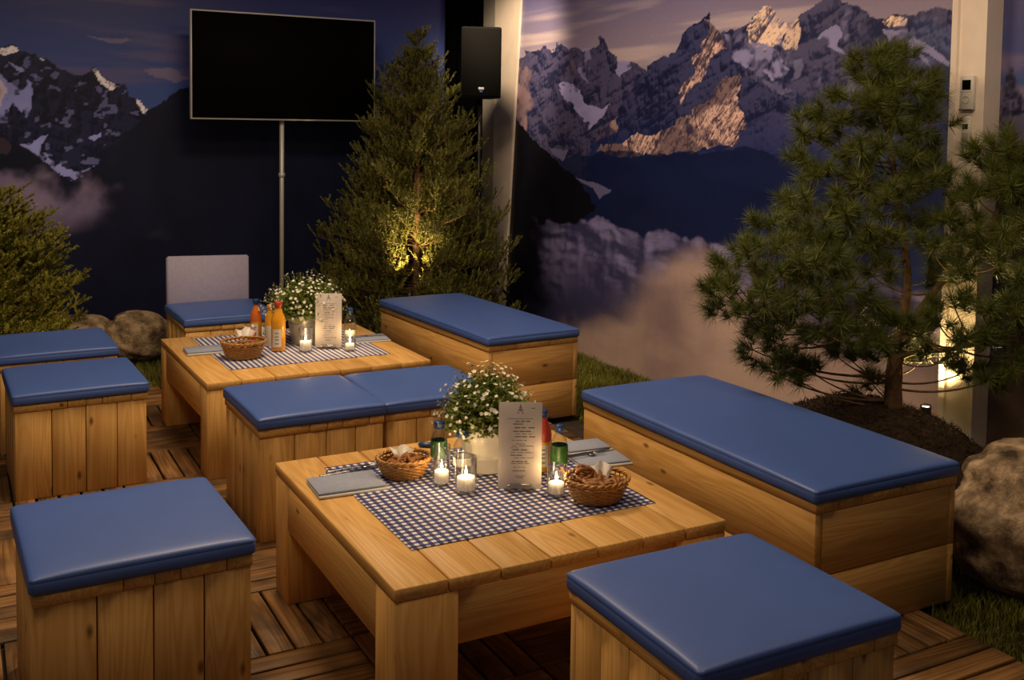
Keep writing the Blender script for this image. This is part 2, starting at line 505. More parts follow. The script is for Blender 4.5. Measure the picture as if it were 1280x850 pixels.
for s, c, ax, tilt, dz in near:
    L_, W_ = PITCH-.006, PITCH/5-.010
    sz = (L_, W_, .02) if ax == 0 else (W_, L_, .02)
    box('slat', floor, (c[0], c[1], -.01+dz*.4), sz, DECK[ax], .003, (tilt if ax == 0 else 0, 0 if ax == 0 else tilt, tilt))
for ax in (0, 1):
    mb = MB()
    for s, c, a, tilt, dz in rest:
        if a != ax: continue
        L_, W_ = PITCH-.006, PITCH/5-.010
        mb_box(mb, (c[0], c[1], -.01), (L_, W_, .02) if ax == 0 else (W_, L_, .02), .003)
    tag(link('slats', mb.mesh('slats', DECK[ax]), floor), kind='stuff')

# grass blades, one object
rng = np.random.RandomState(11)
def grass_field(areas, n, name, label):
    Vs = []
    tot = sum(a[4]*(a[1]-a[0])*(a[3]-a[2]) for a in areas)
    for (x0, x1, y0, y1, w) in areas:
        k = int(n*w*(x1-x0)*(y1-y0)/tot)
        Vs.append(np.stack([rng.uniform(x0, x1, k), rng.uniform(y0, y1, k)], -1))
    P = np.concatenate(Vs)
    for (bx, by, w, d) in ((2.631, 3.005, .66, 1.38), (2.69, 5.51, .66, 1.40), (1.382, 6.304, .56, .60)):
        P = P[~((np.abs(P[:, 0]-bx) < w/2) & (np.abs(P[:, 1]-by) < d/2))]
    k = len(P)
    h = rng.uniform(.018, .05, k)*(.6+.8*fbm(P[:, 0]*5, P[:, 1]*5, 3, 5))
    a = rng.uniform(0, 2*PI, k); w = rng.uniform(.0012, .0026, k)
    lean = rng.uniform(0, .7, k); la = rng.uniform(0, 2*PI, k)
    B = np.concatenate([P, np.full((k, 1), -.026)], 1)
    S = np.stack([np.cos(a)*w, np.sin(a)*w, np.zeros(k)], -1)
    Mi = B+np.stack([np.cos(la)*lean*h*.3, np.sin(la)*lean*h*.3, h*.6], -1)
    T = B+np.stack([np.cos(la)*lean*h, np.sin(la)*lean*h, h], -1)
    V = np.stack([B-S, B+S, Mi+S*.8, Mi-S*.8, T], 1).reshape(-1, 3)
    b = np.arange(k)*5
    F4 = np.stack([b, b+1, b+2, b+3], -1); F3 = np.stack([b+3, b+2, b+4], -1)
    o = link(name, mesh_np(name, V, [F4, F3], M['grass']))
    tag(o, label, 'grass', kind='stuff')
grass_field([(2.805, 3.87, .9, 3.2, 1.6), (2.99, 3.87, 3.2, 7.0, 1.0), (-1.7, 3.0, 6.5, 7.8, .6)], 120000, 'grass',
            'short green lawn growing between the deck and the mural walls')

# ---------------------------------------------------------------- walls and pillars
def quad_wall(name, pts, mat, label):
    me = mesh_np(name, pts, np.array([[0, 1, 2, 3]]), mat)
    return tag(link(name, me), label, kind='structure')
M['wall'] = simple('dark_wall', (.02, .02, .025), .9)
quad_wall('wall_left', [(-3.5, WY+.02, -.03), (WX, WY+.02, -.03), (WX, WY+.02, 3.4), (-3.5, WY+.02, 3.4)], M['wall'], 'dark end wall behind the left mural')
quad_wall('wall_right', [(WX+.02, WY, -.03), (WX+.02, -.5, -.03), (WX+.02, -.5, 3.4), (WX+.02, WY, 3.4)], M['wall'], 'dark side wall behind the right mural')

def mural(name, label, us, zs, paint, to3d, group=None, flip=False, gain=(1, 1, 1)):
    U, Z = np.meshgrid(us, zs)
    col = paint(U, Z)
    nx, ny = len(us), len(zs)
    P = to3d(U.ravel(), Z.ravel())
    i = np.arange(ny-1)[:, None]; j = np.arange(nx-1)[None]
    a = i*nx+j
    F = np.stack([a, a+1, a+nx+1, a+nx], -1).reshape(-1, 4)
    if flip: F = F[:, ::-1]
    me = mesh_np(name, P, F, None)
    at = me.color_attributes.new('print', 'FLOAT_COLOR', 'POINT')
    rgba = np.ones((nx*ny, 4), np.float32); rgba[:, :3] = col.reshape(-1, 3)
    rgba[:, :3] *= np.array(gain)
    at.data.foreach_set('color', rgba.ravel())
    me.materials.append(M['print'])
    o = link(name, me)
    tag(o, label, 'mural', group)
    return o
def lin(c):
    c = np.asarray(c, float)/255
    return np.where(c > .04045, ((c+.055)/1.055)**2.4, c/12.92)
def mixc(a, b, t):
    return a*(1-t[..., None])+b*t[..., None]

m, nt, b = new_mat('mural_print')
at = nt.nodes.new('ShaderNodeAttribute'); at.attribute_name = 'print'
tc = nt.nodes.new('ShaderNodeTexCoord'); nz = nt.nodes.new('ShaderNodeTexNoise'); nz.inputs['Scale'].default_value = 90; nz.inputs['Detail'].default_value = 3
nt.links.new(tc.outputs['Object'], nz.inputs['Vector'])
mr = nt.nodes.new('ShaderNodeMapRange'); mr.inputs['To Min'].default_value = .88; mr.inputs['To Max'].default_value = 1.12
nt.links.new(nz.outputs['Fac'], mr.inputs['Value'])
vm = nt.nodes.new('ShaderNodeVectorMath'); vm.operation = 'SCALE'
nt.links.new(at.outputs['Color'], vm.inputs[0]); nt.links.new(mr.outputs[0], vm.inputs['Scale'])
nt.links.new(vm.outputs[0], b.inputs['Base Color'])
b.inputs['Roughness'].default_value = .38
b.inputs['Specular IOR Level'].default_value = .25
M['print'] = m

def rockface(U, Z, dark, light, fu=5., seed=20, lean=.6, thr=.5, aniso=.55):
    """printed rock relief: ridged noise lit from the upper left"""
    x = U*fu; y = (Z*aniso+U*lean*.3)*fu
    e = .035
    h = ridged(x+.4*fbm(x*2, y*2, 3, seed+9), y, 6, seed); h2 = ridged(x+e+.4*fbm((x+e)*2, y*2, 3, seed+9), y-e, 6, seed)
    s = np.clip(.5+(h-h2)*9, 0, 1)
    t = sstep(thr-.25, thr+.3, s*.75+.35*fbm(x*.7, y*.7, 3, seed+5))
    return mixc(lin(dark)*np.ones(U.shape+(3,)), lin(light)*np.ones(U.shape+(3,)), t)

def soft_poly(U, Z, poly, amp=.03, fr=14, seed=40):
    wu = U+amp/NS*(fbm(U*fr, Z*fr, 4, seed)-.5)*2; wz = Z+amp*(fbm(U*fr+50, Z*fr+20, 4, seed+3)-.5)*2
    return inpoly(wu, wz, poly).astype(float)
def above(poly, lo=-1.0):
    """ridge line to closed polygon"""
    return list(poly)+[(poly[-1][0], lo), (poly[0][0], lo)]

def paint_right(U, Z):
    global NS
    NS = .58
    sh = U.shape
    one = np.ones(sh+(3,))
    # sky
    t = sstep(1.9, 2.75, Z)
    c = mixc(lin((138, 112, 108))*one, lin((78, 68, 92))*one, t)
    st = fbm(U*1.3+Z*.5, Z*11, 4, 1)
    c = mixc(c, lin((176, 142, 124))*one, sstep(.52, .78, st)*.8*sstep(2.75, 2.1, Z))
    # far ranges
    farC = above([(3.079, 2.093), (3.187, 2.102), (3.248, 2.129), (3.368, 2.136), (3.421, 2.111), (3.511, 2.137), (3.568, 2.108), (3.628, 2.136), (3.7, 2.193), (3.788, 2.197), (3.887, 2.258), (3.986, 2.26), (4.075, 2.224), (4.125, 2.179), (4.231, 2.146), (4.281, 2.18), (4.334, 2.252), (4.41, 2.246), (4.46, 2.212), (4.505, 2.207), (4.571, 2.177), (4.651, 2.148), (4.743, 2.159), (4.847, 2.061)])
    mk = soft_poly(U, Z, farC, .035, 16, 41)
    rk = rockface(U, Z, (32, 30, 48), (72, 62, 76), 4.5, 22)
    gold = soft_poly(U, Z, [(4.535, 2.108), (4.506, 2.216), (4.41, 2.26), (4.335, 2.269), (4.263, 2.186), (4.219, 2.137), (4.276, 2.048), (4.401, 2.025), (4.499, 2.048)], .02, 20, 43)
    gold = np.maximum(gold, soft_poly(U, Z, [(3.582, 2.106), (3.521, 2.142), (3.426, 2.104), (3.438, 2.072), (3.567, 2.09)], .015, 20, 46))
    gold = np.maximum(gold, soft_poly(U, Z, [(4.226, 2.158), (4.131, 2.184), (4.124, 2.017), (4.244, 2.016)], .02, 20, 47)*.8)
    rg = rockface(U, Z, (70, 54, 62), (222, 172, 132), 9, 24, lean=1.6, thr=.45)
    rk = mixc(rk, rg, gold)
    blue = sstep(1.95, 1.3, Z)
    rk = mixc(rk, lin((28, 34, 66))*one*(.75+.5*fbm(U*6, Z*6, 4, 8))[..., None], blue*.93)
    c = mixc(c, rk, mk)
    back = soft_poly(U, Z, above([(3.078, 2.058), (3.185, 2.06), (3.29, 2.097), (3.366, 2.11), (3.42, 2.085), (3.454, 2.014)]), .03, 14, 44)
    c = mixc(c, rockface(U, Z, (40, 40, 62), (78, 74, 92), 5, 25), back*sstep(1.7, 2.0, Z)*.8)
    # snow on the far range
    sn = np.zeros(sh)
    for pl in ([(4.735, 2.136), (4.609, 2.113), (4.501, 2.084), (4.369, 2.041), (4.293, 2.019), (4.203, 1.913), (4.317, 1.832), (4.375, 1.868), (4.429, 1.931), (4.562, 1.946), (4.652, 1.995)],
               [(4.022, 2.052), (3.892, 2.123), (3.843, 2.0), (3.798, 1.935), (3.897, 1.988), (3.998, 2.026)],
               [(3.567, 2.082), (3.447, 2.065), (3.284, 1.967), (3.178, 1.908), (3.177, 1.876), (3.351, 1.964), (3.516, 2.026)],
               [(3.359, 1.95), (3.295, 1.903), (3.303, 1.882), (3.367, 1.928)]):
        sn = np.maximum(sn, soft_poly(U, Z, pl, .035, 13, 50))
    sn *= sstep(.38, .5, fbm(U*13, Z*9, 5, 52))
    sn = np.maximum(sn, sstep(.66, .74, fbm(U*15+Z*4, Z*10, 4, 57))*mk*.45*sstep(1.5, 1.9, Z))
    c = mixc(c, lin((122, 106, 122))*one*(.8+.4*fbm(U*9, Z*9, 3, 53))[..., None], sn)
    # left range with the snow bowl
    lr = above([(8.553, 2.14), (7.226, 2.116), (7.136, 2.173), (6.971, 2.182), (6.824, 2.191), (6.703, 2.136), (6.623, 2.178), (6.555, 2.186), (6.452, 2.134), (6.343, 2.15), (6.205, 2.131), (6.101, 2.136), (6.013, 2.19), (5.951, 2.127), (5.871, 2.058), (5.756, 2.026), (5.617, 2.004), (5.516, 1.928), (5.307, 1.841)])
    mk = soft_poly(U, Z, lr, .045, 14, 60)
    rk = rockface(U, Z, (30, 28, 46), (72, 60, 74), 5.5, 61)
    warm = sstep(.56, .68, fbm(U*7, Z*5, 4, 63))*sstep(6.2, 7.0, U)
    rk = mixc(rk, lin((150, 108, 92))*one, warm*.55)
    c = mixc(c, rk, mk)
    sn = soft_poly(U, Z, [(6.613, 1.864), (6.512, 1.907), (6.368, 1.903), (6.311, 1.833), (6.224, 1.765), (6.088, 1.741), (5.899, 1.76), (5.976, 1.685), (6.054, 1.631), (6.155, 1.586), (6.252, 1.658), (6.439, 1.733)], .05, 11, 64)
    sn = np.maximum(sn, soft_poly(U, Z, [(5.851, 2.036), (5.775, 2.032), (5.716, 1.966), (5.789, 1.906), (5.848, 1.961)], .05, 11, 64)*.9)
    sn = np.maximum(sn, soft_poly(U, Z, [(6.408, 2.131), (6.173, 2.118), (6.125, 1.917), (6.25, 1.899), (6.34, 2.037)], .06, 11, 66)*.6)
    c = mixc(c, lin((132, 114, 132))*one*(.75+.5*fbm(U*8, Z*8, 3, 65))[..., None], sn*sstep(.3, .42, fbm(U*10, Z*10, 4, 67)))
    # main peak
    mp = above([(6.181, 1.419), (5.982, 1.587), (5.82, 1.695), (5.657, 1.84), (5.517, 1.938), (5.466, 1.986), (5.381, 2.013), (5.298, 2.028), (5.208, 2.043), (5.155, 2.137), (5.063, 2.207), (4.965, 2.227), (4.869, 2.261), (4.823, 2.197), (4.778, 2.148), (4.703, 2.043), (4.616, 1.948), (4.526, 1.886), (4.425, 1.817), (4.112, 1.726)], .2)
    mk = soft_poly(U, Z, mp, .035, 15, 70)
    rk = rockface(U, Z, (23, 23, 42), (56, 50, 70), 5, 71)
    gold = np.zeros(sh)
    for pl, w in (([(4.883, 2.249), (4.83, 2.198), (4.748, 2.118), (4.731, 2.044), (4.815, 1.985), (4.914, 1.877), (5.017, 1.785), (5.157, 1.749), (5.144, 1.827), (5.007, 1.928), (5.025, 2.014), (4.921, 2.074)], 1),
               ([(4.732, 1.871), (4.595, 1.929), (4.595, 1.768), (4.522, 1.616), (4.626, 1.488), (5.035, 1.46), (5.343, 1.432), (5.772, 1.409), (6.088, 1.432), (5.852, 1.503), (5.556, 1.539), (5.298, 1.592), (5.012, 1.671), (4.793, 1.799)], 1),
               ([(6.321, 1.46), (6.082, 1.554), (5.898, 1.717), (5.82, 1.695), (5.854, 1.556), (6.09, 1.476)], .55)):
        gold = np.maximum(gold, w*soft_poly(U, Z, pl, .05, 12, 72))
    rg = rockface(U, Z, (62, 46, 54), (206, 152, 120), 11, 73, lean=2.4, thr=.50)
    rg = mixc(rg, lin((44, 34, 46))*one, sstep(.55, .72, ridged(U*3+Z*5, Z*4-U*2, 4, 79))*.75)
    rk = mixc(rk, rg, gold)
    hz = sstep(1.75, 1.25, Z)
    rk = mixc(rk, lin((27, 33, 64))*one*(.8+.4*fbm(U*5, Z*8, 4, 74))[..., None], np.clip(hz*1.2, 0, 1)*(1-gold)*.9)
    c = mixc(c, rk, mk)
    # dark valley
    vl = soft_poly(U, Z, above([(6.678, 1.316), (6.34, 1.38), (5.927, 1.426), (5.551, 1.415), (5.05, 1.44), (4.751, 1.458), (4.477, 1.487), (4.1, 1.434), (3.661, 1.39), (3.051, 1.469)][::-1]), .04, 8, 76)
    c = mixc(c, lin((17, 21, 42))*one*(.7+.6*fbm(U*4, Z*9, 4, 77))[..., None], vl*.85)
    for pl in ([(6.729, 1.422), (6.43, 1.423), (6.528, 1.345), (6.633, 1.371)], [(6.424, 1.239), (6.122, 1.22), (5.879, 1.168), (6.036, 1.093), (6.1, 1.177)]):
        c = mixc(c, lin((104, 92, 106))*one, soft_poly(U, Z, pl, .02, 12, 78)*.75)
    # dark wooded slope at the left
    sl = soft_poly(U, Z, above([(8.556, 2.282), (7.462, 1.834), (7.239, 1.641), (7.027, 1.531), (6.776, 1.402), (6.47, 1.284), (6.161, 1.14), (6.075, 1.024), (6.24, 0.954), (6.544, 0.765), (6.403, 0.605), (6.535, 0.459), (6.35, 0.323), (6.255, 0.108)]), .03, 20, 80)
    c = mixc(c, lin((15, 12, 15))*one*(.6+.8*fbm(U*14, Z*7, 4, 81))[..., None], sl)
    # clouds
    P = [(6.796, 0.884), (6.548, 0.87), (6.305, 0.96), (6.012, 0.984), (5.766, 0.951), (5.535, 0.95), (5.193, 0.962), (4.955, 0.974), (4.732, 0.949), (4.521, 0.916), (4.075, 0.826), (3.742, 0.87), (3.396, 0.897), (3.026, 0.93)]
    P = sorted(P); pu = np.array([p[0] for p in P]); pz = np.array([p[1] for p in P])
    top = np.interp(U, pu, pz)
    wu = U+.10*(fbm(U*4, Z*4, 3, 98)-.5); wz = Z+.08*(fbm(U*4, Z*4, 3, 99)-.5)
    bl = billow(wu*5.2, wz*5.6, 6, 90)
    dd = top+(bl-.3)*.16+(fbm(U*1.5, Z*1.5, 2, 94)-.5)*.08-.02-Z
    cm = sstep(0, .035, dd)
    left = sstep(7.05, 6.7, U+(Z-.9)*.35+1.1*(fbm(U*3.5, Z*3.5, 5, 95)-.5))
    cm = cm*left
    low = sstep(.75, .1, Z)*sstep(.38, .72, fbm(U*3, Z*4, 5, 96))*.6
    cm = np.maximum(cm, low*sstep(7.5, 6.9, U))
    bx = billow((wu+.04)*5.2, (wz-.03)*5.6, 6, 90)
    shd = np.clip(.5+(bl-bx)*2.2, 0, 1)
    big = fbm(U*2.4, Z*2.8, 4, 97)
    cc = mixc(lin((56, 49, 68))*one, lin((130, 111, 130))*one, sstep(.2, .85, bl*.7+shd*.35+big*.3-.15)*sstep(-.3, .12, .32-dd))
    zw = np.interp(U, [3.9, 4.4, 4.9, 5.5, 6.1, 6.6, 7.2], [.62, .80, .88, .62, .34, .2, .1])
    warm = sstep(.10, -.24, Z-zw+(big-.5)*.45+(bl-.35)*.16)
    wc = mixc(lin((128, 96, 84))*one, lin((178, 138, 110))*one, sstep(.25, .75, fbm(U*1.6, Z*2.0, 4, 92)*.8+.2*bl))
    cc = mixc(cc, wc, warm)
    dim = 1-.6*sstep(4.5, 3.7, U)*sstep(.45, .85, Z)
    edge = 1-.5*sstep(6.2, 6.9, U)
    c = mixc(c, cc*(dim*edge)[..., None], cm)
    return c

def paint_left(U, Z):
    global NS
    NS = 1.0
    sh = U.shape; one = np.ones(sh+(3,))
    t = sstep(1.7, 2.75, Z)
    c = mixc(lin((52, 62, 98))*one, lin((38, 34, 62))*one, t)
    st = fbm(U*1.1+Z*1.2, Z*9, 4, 101)
    c = mixc(c, lin((88, 70, 84))*one, sstep(.54, .8, st)*.7*sstep(1.6, 2.0, Z)*sstep(3.2, 1.5, U))
    for pl in ([(0.826, 2.205), (0.983, 2.202), (1.115, 2.164), (1.035, 2.149), (0.904, 2.176)], [(1.195, 1.953), (1.388, 1.949), (1.528, 1.919), (1.387, 1.891), (1.249, 1.921)]):
        c = mixc(c, lin((120, 96, 100))*one, soft_poly(U, Z, pl, .06, 5, 103)*.5)
    # far ridge at the right of the screen
    fr = above([(1.529, 2.07), (2.055, 2.153), (2.747, 2.174), (2.94, 2.07), (3.041, 2.048), (3.082, 2.114), (3.143, 2.155), (3.205, 2.106), (3.288, 2.148), (3.465, 2.13), (3.572, 2.148)])
    mk = soft_poly(U, Z, fr, .04, 12, 105)
    rk = mixc(rockface(U, Z, (20, 24, 44), (66, 66, 92), 5, 106), lin((14, 17, 34))*one, sstep(1.85, 1.4, Z))
    c = mixc(c, rk, mk)
    # left mountain
    pk = above([(-0.283, 1.886), (0.085, 2.006), (0.276, 2.067), (0.325, 2.091), (0.363, 2.082), (0.422, 2.053), (0.49, 2.045), (0.559, 1.994), (0.639, 1.943), (0.71, 1.907), (0.761, 1.898), (0.813, 1.916), (0.865, 1.951), (0.933, 1.892), (1.001, 1.844), (1.06, 1.852), (1.096, 1.774), (1.15, 1.764), (1.193, 1.708), (1.237, 1.651), (1.302, 1.486), (1.525, 1.136)])
    mk = soft_poly(U, Z, pk, .03, 16, 110)
    rk = rockface(U, Z, (12, 14, 28), (27, 27, 45), 5, 111)
    tip = np.zeros(sh)
    for pl in ([(0.844, 1.939), (0.87, 1.957), (0.933, 1.892), (1.022, 1.839), (0.969, 1.809), (0.896, 1.874)], [(0.276, 2.078), (0.344, 2.092), (0.392, 2.062), (0.363, 2.029), (0.276, 2.035)], [(0.51, 2.035), (0.549, 1.994), (0.52, 1.992)], [(1.15, 1.758), (1.226, 1.668), (1.193, 1.645), (1.139, 1.712)]):
        tip = np.maximum(tip, soft_poly(U, Z, pl, .02, 14, 112))
    rk = mixc(rk, rockface(U, Z, (100, 80, 84), (220, 190, 170), 7, 113, thr=.3), tip)
    sn = np.zeros(sh)
    for pl in ([(-0.009, 1.928), (0.274, 1.896), (0.331, 1.85), (0.424, 1.853), (0.498, 1.823), (0.467, 1.74), (0.466, 1.642), (0.421, 1.587), (0.358, 1.694), (0.298, 1.575), (-0.016, 1.475)],
               [(0.313, 1.984), (0.42, 1.934), (0.523, 1.873), (0.508, 1.856), (0.41, 1.901)],
               [(0.375, 1.435), (0.448, 1.402), (0.509, 1.479), (0.564, 1.496), (0.513, 1.402), (0.567, 1.336), (0.627, 1.303), (0.724, 1.219), (0.849, 1.269), (0.77, 1.219), (0.728, 1.152), (0.612, 1.253), (0.537, 1.32), (0.448, 1.369)],
               [(0.83, 1.471), (0.924, 1.516), (0.913, 1.482), (0.871, 1.448)], [(0.556, 1.688), (0.586, 1.656), (0.566, 1.644)]):
        sn = np.maximum(sn, soft_poly(U, Z, pl, .03, 14, 114))
    sn *= sstep(.36, .46, fbm(U*13, Z*13, 4, 115))
    sn = np.maximum(sn, (fbm(U*16, Z*20, 3, 119) > .71)*.35)
    c2 = mixc(rk, lin((122, 112, 142))*one*(.8+.4*fbm(U*9, Z*9, 3, 116))[..., None], sn)
    c2 = mixc(c2, lin((196, 160, 140))*one, soft_poly(U, Z, [(-0.01, 1.896), (0.273, 1.832), (0.34, 1.791), (0.271, 1.671), (-0.015, 1.58)], .04, 10, 117)*.55)
    c = mixc(c, c2, mk)
    # dark slopes
    ds = above([(-0.288, 1.576), (0.125, 1.529), (0.268, 1.488), (0.365, 1.435), (0.487, 1.337), (0.611, 1.231), (0.738, 1.135), (0.817, 1.23), (0.976, 1.404), (1.084, 1.518), (1.226, 1.663), (1.298, 1.716), (1.381, 1.77), (1.448, 1.818), (1.528, 1.855), (1.817, 1.976), (2.177, 2.038), (2.618, 1.957), (3.016, 1.819), (3.578, 1.57)])
    mk = soft_poly(U, Z, ds, .025, 18, 120)
    c = mixc(c, lin((13, 14, 25))*one*(.65+.7*fbm(U*6, Z*3, 4, 121))[..., None], mk)
    rock2 = soft_poly(U, Z, [(-0.016, 1.501), (0.278, 1.477), (0.335, 1.424), (0.305, 1.369), (-0.018, 1.369)], .03, 10, 122)
    c = mixc(c, lin((60, 40, 46))*one, rock2*.6)
    # mist
    d1 = (1.32-Z)-.35*(U-.3)+(fbm(U*3.5, Z*3.5, 5, 130)-.5)*.75
    mist = sstep(0, .22, d1)*sstep(1.45, .8, U+(fbm(U*4, Z*4, 4, 131)-.5)*.9)*sstep(.75, 1.02, Z+(fbm(U*3, Z*3, 3, 133)-.5)*.3)
    c = mixc(c, mixc(lin((70, 56, 72))*one, lin((122, 96, 104))*one, fbm(U*4, Z*4, 4, 132)), mist*.9)
    return c

yR = lambda u, z: np.stack([np.full_like(u, WX), u, z], -1)
yL = lambda u, z: np.stack([u, np.full_like(u, WY), z], -1)
ZT = 2.95
us = np.linspace(7.62, 3.06, 720); zs = np.linspace(-.02, ZT, 460)
mural('mountain_mural', 'large printed mural of sunlit rocky peaks above clouds on the right wall', us, zs, paint_right, yR, gain=(1.50, 1.95, 2.9))
us = np.linspace(-1.6, 3.538, 560); zs = np.linspace(-.02, ZT, 360)
mural('mountain_mural', 'dark blue printed mural of night peaks behind the television', us, zs, paint_left, yL, gain=(2.3, 3.1, 4.6))
def paint_edge(U, Z):
    one = np.ones(U.shape+(3,))
    t = sstep(1.6, 2.4, Z)
    c = mixc(lin((48, 56, 84))*one, lin((70, 56, 74))*one, t)
    c = mixc(c, lin((116, 84, 84))*one, sstep(.5, .75, fbm(U*2, Z*8, 4, 201))*.6)
    rg = 1.83+.10*fbm(U*12, U*0, 4, 203)-.25*np.abs(np.sin((U-2.88)*9))
    mk = sstep(-.01, .01, rg-Z)
    rk = rockface(U, Z, (20, 20, 32), (76, 62, 72), 6, 205)
    rk = mixc(rk, lin((16, 17, 28))*one, sstep(1.7, 1.1, Z)*.8)
    c = mixc(c, rk, mk)
    fog = sstep(.75, .2, Z+(fbm(U*4, Z*4, 4, 207)-.5)*.4)
    c = mixc(c, lin((92, 66, 44))*one*(.6+.8*fbm(U*8, Z*8, 4, 209))[..., None], fog*.8)
    return c
us = np.linspace(2.93, 1.2, 150); zs = np.linspace(-.02, ZT, 260)
mural('mountain_mural', 'dark slice of mountain mural right of the cream pillar with thermostats', us, zs, paint_edge, yR, gain=(1.6, 2.1, 3.1))

# pillars
def prism(name, pts_bottom, pts_top, z0, z1, mat, label):
    n = len(pts_bottom)
    V = [(p[0], p[1], z0) for p in pts_bottom]+[(p[0], p[1], z1) for p in pts_top]
    me = bpy.data.meshes.new(name)
    me.from_pydata(V, [], [[i, (i+1) % n, n+(i+1) % n, n+i] for i in range(n)]+[list(range(n))[::-1], list(range(n, 2*n))])
    me.materials.append(mat)
    return tag(link(name, me), label, kind='structure')
M['lit_paint'] = M['white_paint']
# far pillar: front strip whose right edge leans, grey web set back beside it
prism('trim_1', [(WX-.02, 7.60), (WX-.02, 7.405), (WX+.015, 7.405), (WX+.015, 7.60)],
      [(WX-.02, 7.60), (WX-.02, 7.135), (WX+.015, 7.135), (WX+.015, 7.60)], -.02, 2.95, M['white_paint'],
      'cream painted tent pillar strip with a leaning edge left of the large mural')
prism('trim_2', [(WX-.012, 7.86), (WX-.012, 7.602), (WX+.015, 7.602), (WX+.015, 7.86)],
      [(WX-.012, 7.86), (WX-.012, 7.602), (WX+.015, 7.602), (WX+.015, 7.86)], -.02, 2.95, M['grey_paint'],
      'grey side strip of the far tent pillar behind the loudspeaker')
# near pillar: aluminium profile with a groove, front face and side face
px = WX-.10
a0, a1 = 3.100, 2.925
prism('trim_3', [(px, a0), (px, a0-.030), (px+.010, a0-.036), (px+.010, a0-.048), (px, a0-.054), (px, a1), (WX, a1), (WX, a0)],
      [(px, a0), (px, a0-.030), (px+.010, a0-.036), (px+.010, a0-.048), (px, a0-.054), (px, a1), (WX, a1), (WX, a0)], -.02, 2.95,
      M['white_paint'], 'cream painted tent pillar with a groove, right of the large mural')

# black drape in the corner
mb = MB()
x = np.linspace(3.53, WX-.005, 40); zz = np.array([-.02, 2.95])
yv = WY-.03-.02*np.sin(x*70)
V = np.concatenate([np.stack([x, yv, np.full(40, z)], -1) for z in zz])
j = np.arange(39); F = np.stack([j, j+1, j+41, j+40], -1)
mb.add(V, F)
V2 = V.copy(); V2[:, 1] += .006; mb.add(V2, F[:, ::-1])
tag(link('black_drape', mb.mesh('black_drape', M['cloth_black'], True)), 'black folded drape hanging in the far corner behind the loudspeaker', 'curtain')

# ---------------------------------------------------------------- seats
def cushion_mesh(w, d, h=.052, key=''):
    r = .014
    prof = [(.016, 0), (.005, .001), (.001, .005), (0, .012), (0, .026), (.0003, .0335), (.0007, .0350), (.0003, .0365), (.0006, .0420),
            (.0030, .0470), (.0065, .0500), (.012, .0520), (.022, .0533), (.040, .0540), (.065, .0542), (.10, .0544), (.15, .0545), (.21, .0545)]
    k = h/.058
    ring = []
    for cx_, cy_, a0_ in ((1, 1, 0), (-1, 1, 90), (-1, -1, 180), (1, -1, 270)):
        for q in range(6):
            a = math.radians(a0_+90*q/5)
            ring.append((cx_*(w/2-r)+r*math.cos(a), cy_*(d/2-r)+r*math.sin(a)))
        # points along the side, so that the side can bulge
        nx = [(-1, 1), (-1, -1), (1, -1), (1, 1)][[(1, 1), (-1, 1), (-1, -1), (1, -1)].index((cx_, cy_))]
        ax, ay = ring[-1]
        bx, by = (nx[0]*(w/2-r) + (r if False else 0), 0)
        e = {(1, 1): (-(w/2-r), d/2), (-1, 1): (-w/2, -(d/2-r)), (-1, -1): (w/2-r, -d/2), (1, -1): (w/2, d/2-r)}[(cx_, cy_)]
        for q in range(1, 7):
            ring.append((ax+(e[0]-ax)*q/7, ay+(e[1]-ay)*q/7))
    ring = np.array(ring); n = len(ring)
    rs2 = np.random.RandomState(int(w*1000+d*100))
    V = []
    for ins, z in prof:
        ins = min(ins, min(w, d)/2-.02)
        s = np.array([1-ins/(w/2), 1-ins/(d/2)])
        P = ring*s
        edge = 1-np.clip(np.abs(ring[:, 0]/(w/2))**6*np.abs(ring[:, 1]/(d/2))**6, 0, 1)
        bul = .0025*math.sin(min(z/.035, 1)*PI)*edge
        P = P*(1+bul[:, None]/(min(w, d)/2))
        cz = z*k-(.0035*(1-edge) if .046 < z < .0535 else .0015*(1-edge) if .0535 <= z < .0541 else 0)+(.0045*(1-np.abs(P[:, 0]/(w/2))**3)*(1-np.abs(P[:, 1]/(d/2))**3) if z > .052 else 0)
        V.append(np.column_stack([P, np.broadcast_to(cz, n)]))
    V = np.concatenate(V)
    m_ = len(prof)
    i = np.arange(m_-1)[:, None]; j = np.arange(n)[None]
    a = i*n+j; b_ = i*n+(j+1) % n
    F = np.stack([a, b_, b_+n, a+n], -1).reshape(-1, 4)
    V = np.concatenate([V, [[0, 0, 0], [0, 0, .0545*k+.0045]]])
    jj = np.arange(n)
    F3 = np.concatenate([np.stack([(jj+1) % n, jj, np.full(n, len(V)-2)], -1),
                         np.stack([(m_-1)*n+jj, (m_-1)*n+(jj+1) % n, np.full(n, len(V)-1)], -1)])
    return mesh_np('cushion', V, [F, F3], M['vinyl'], True)

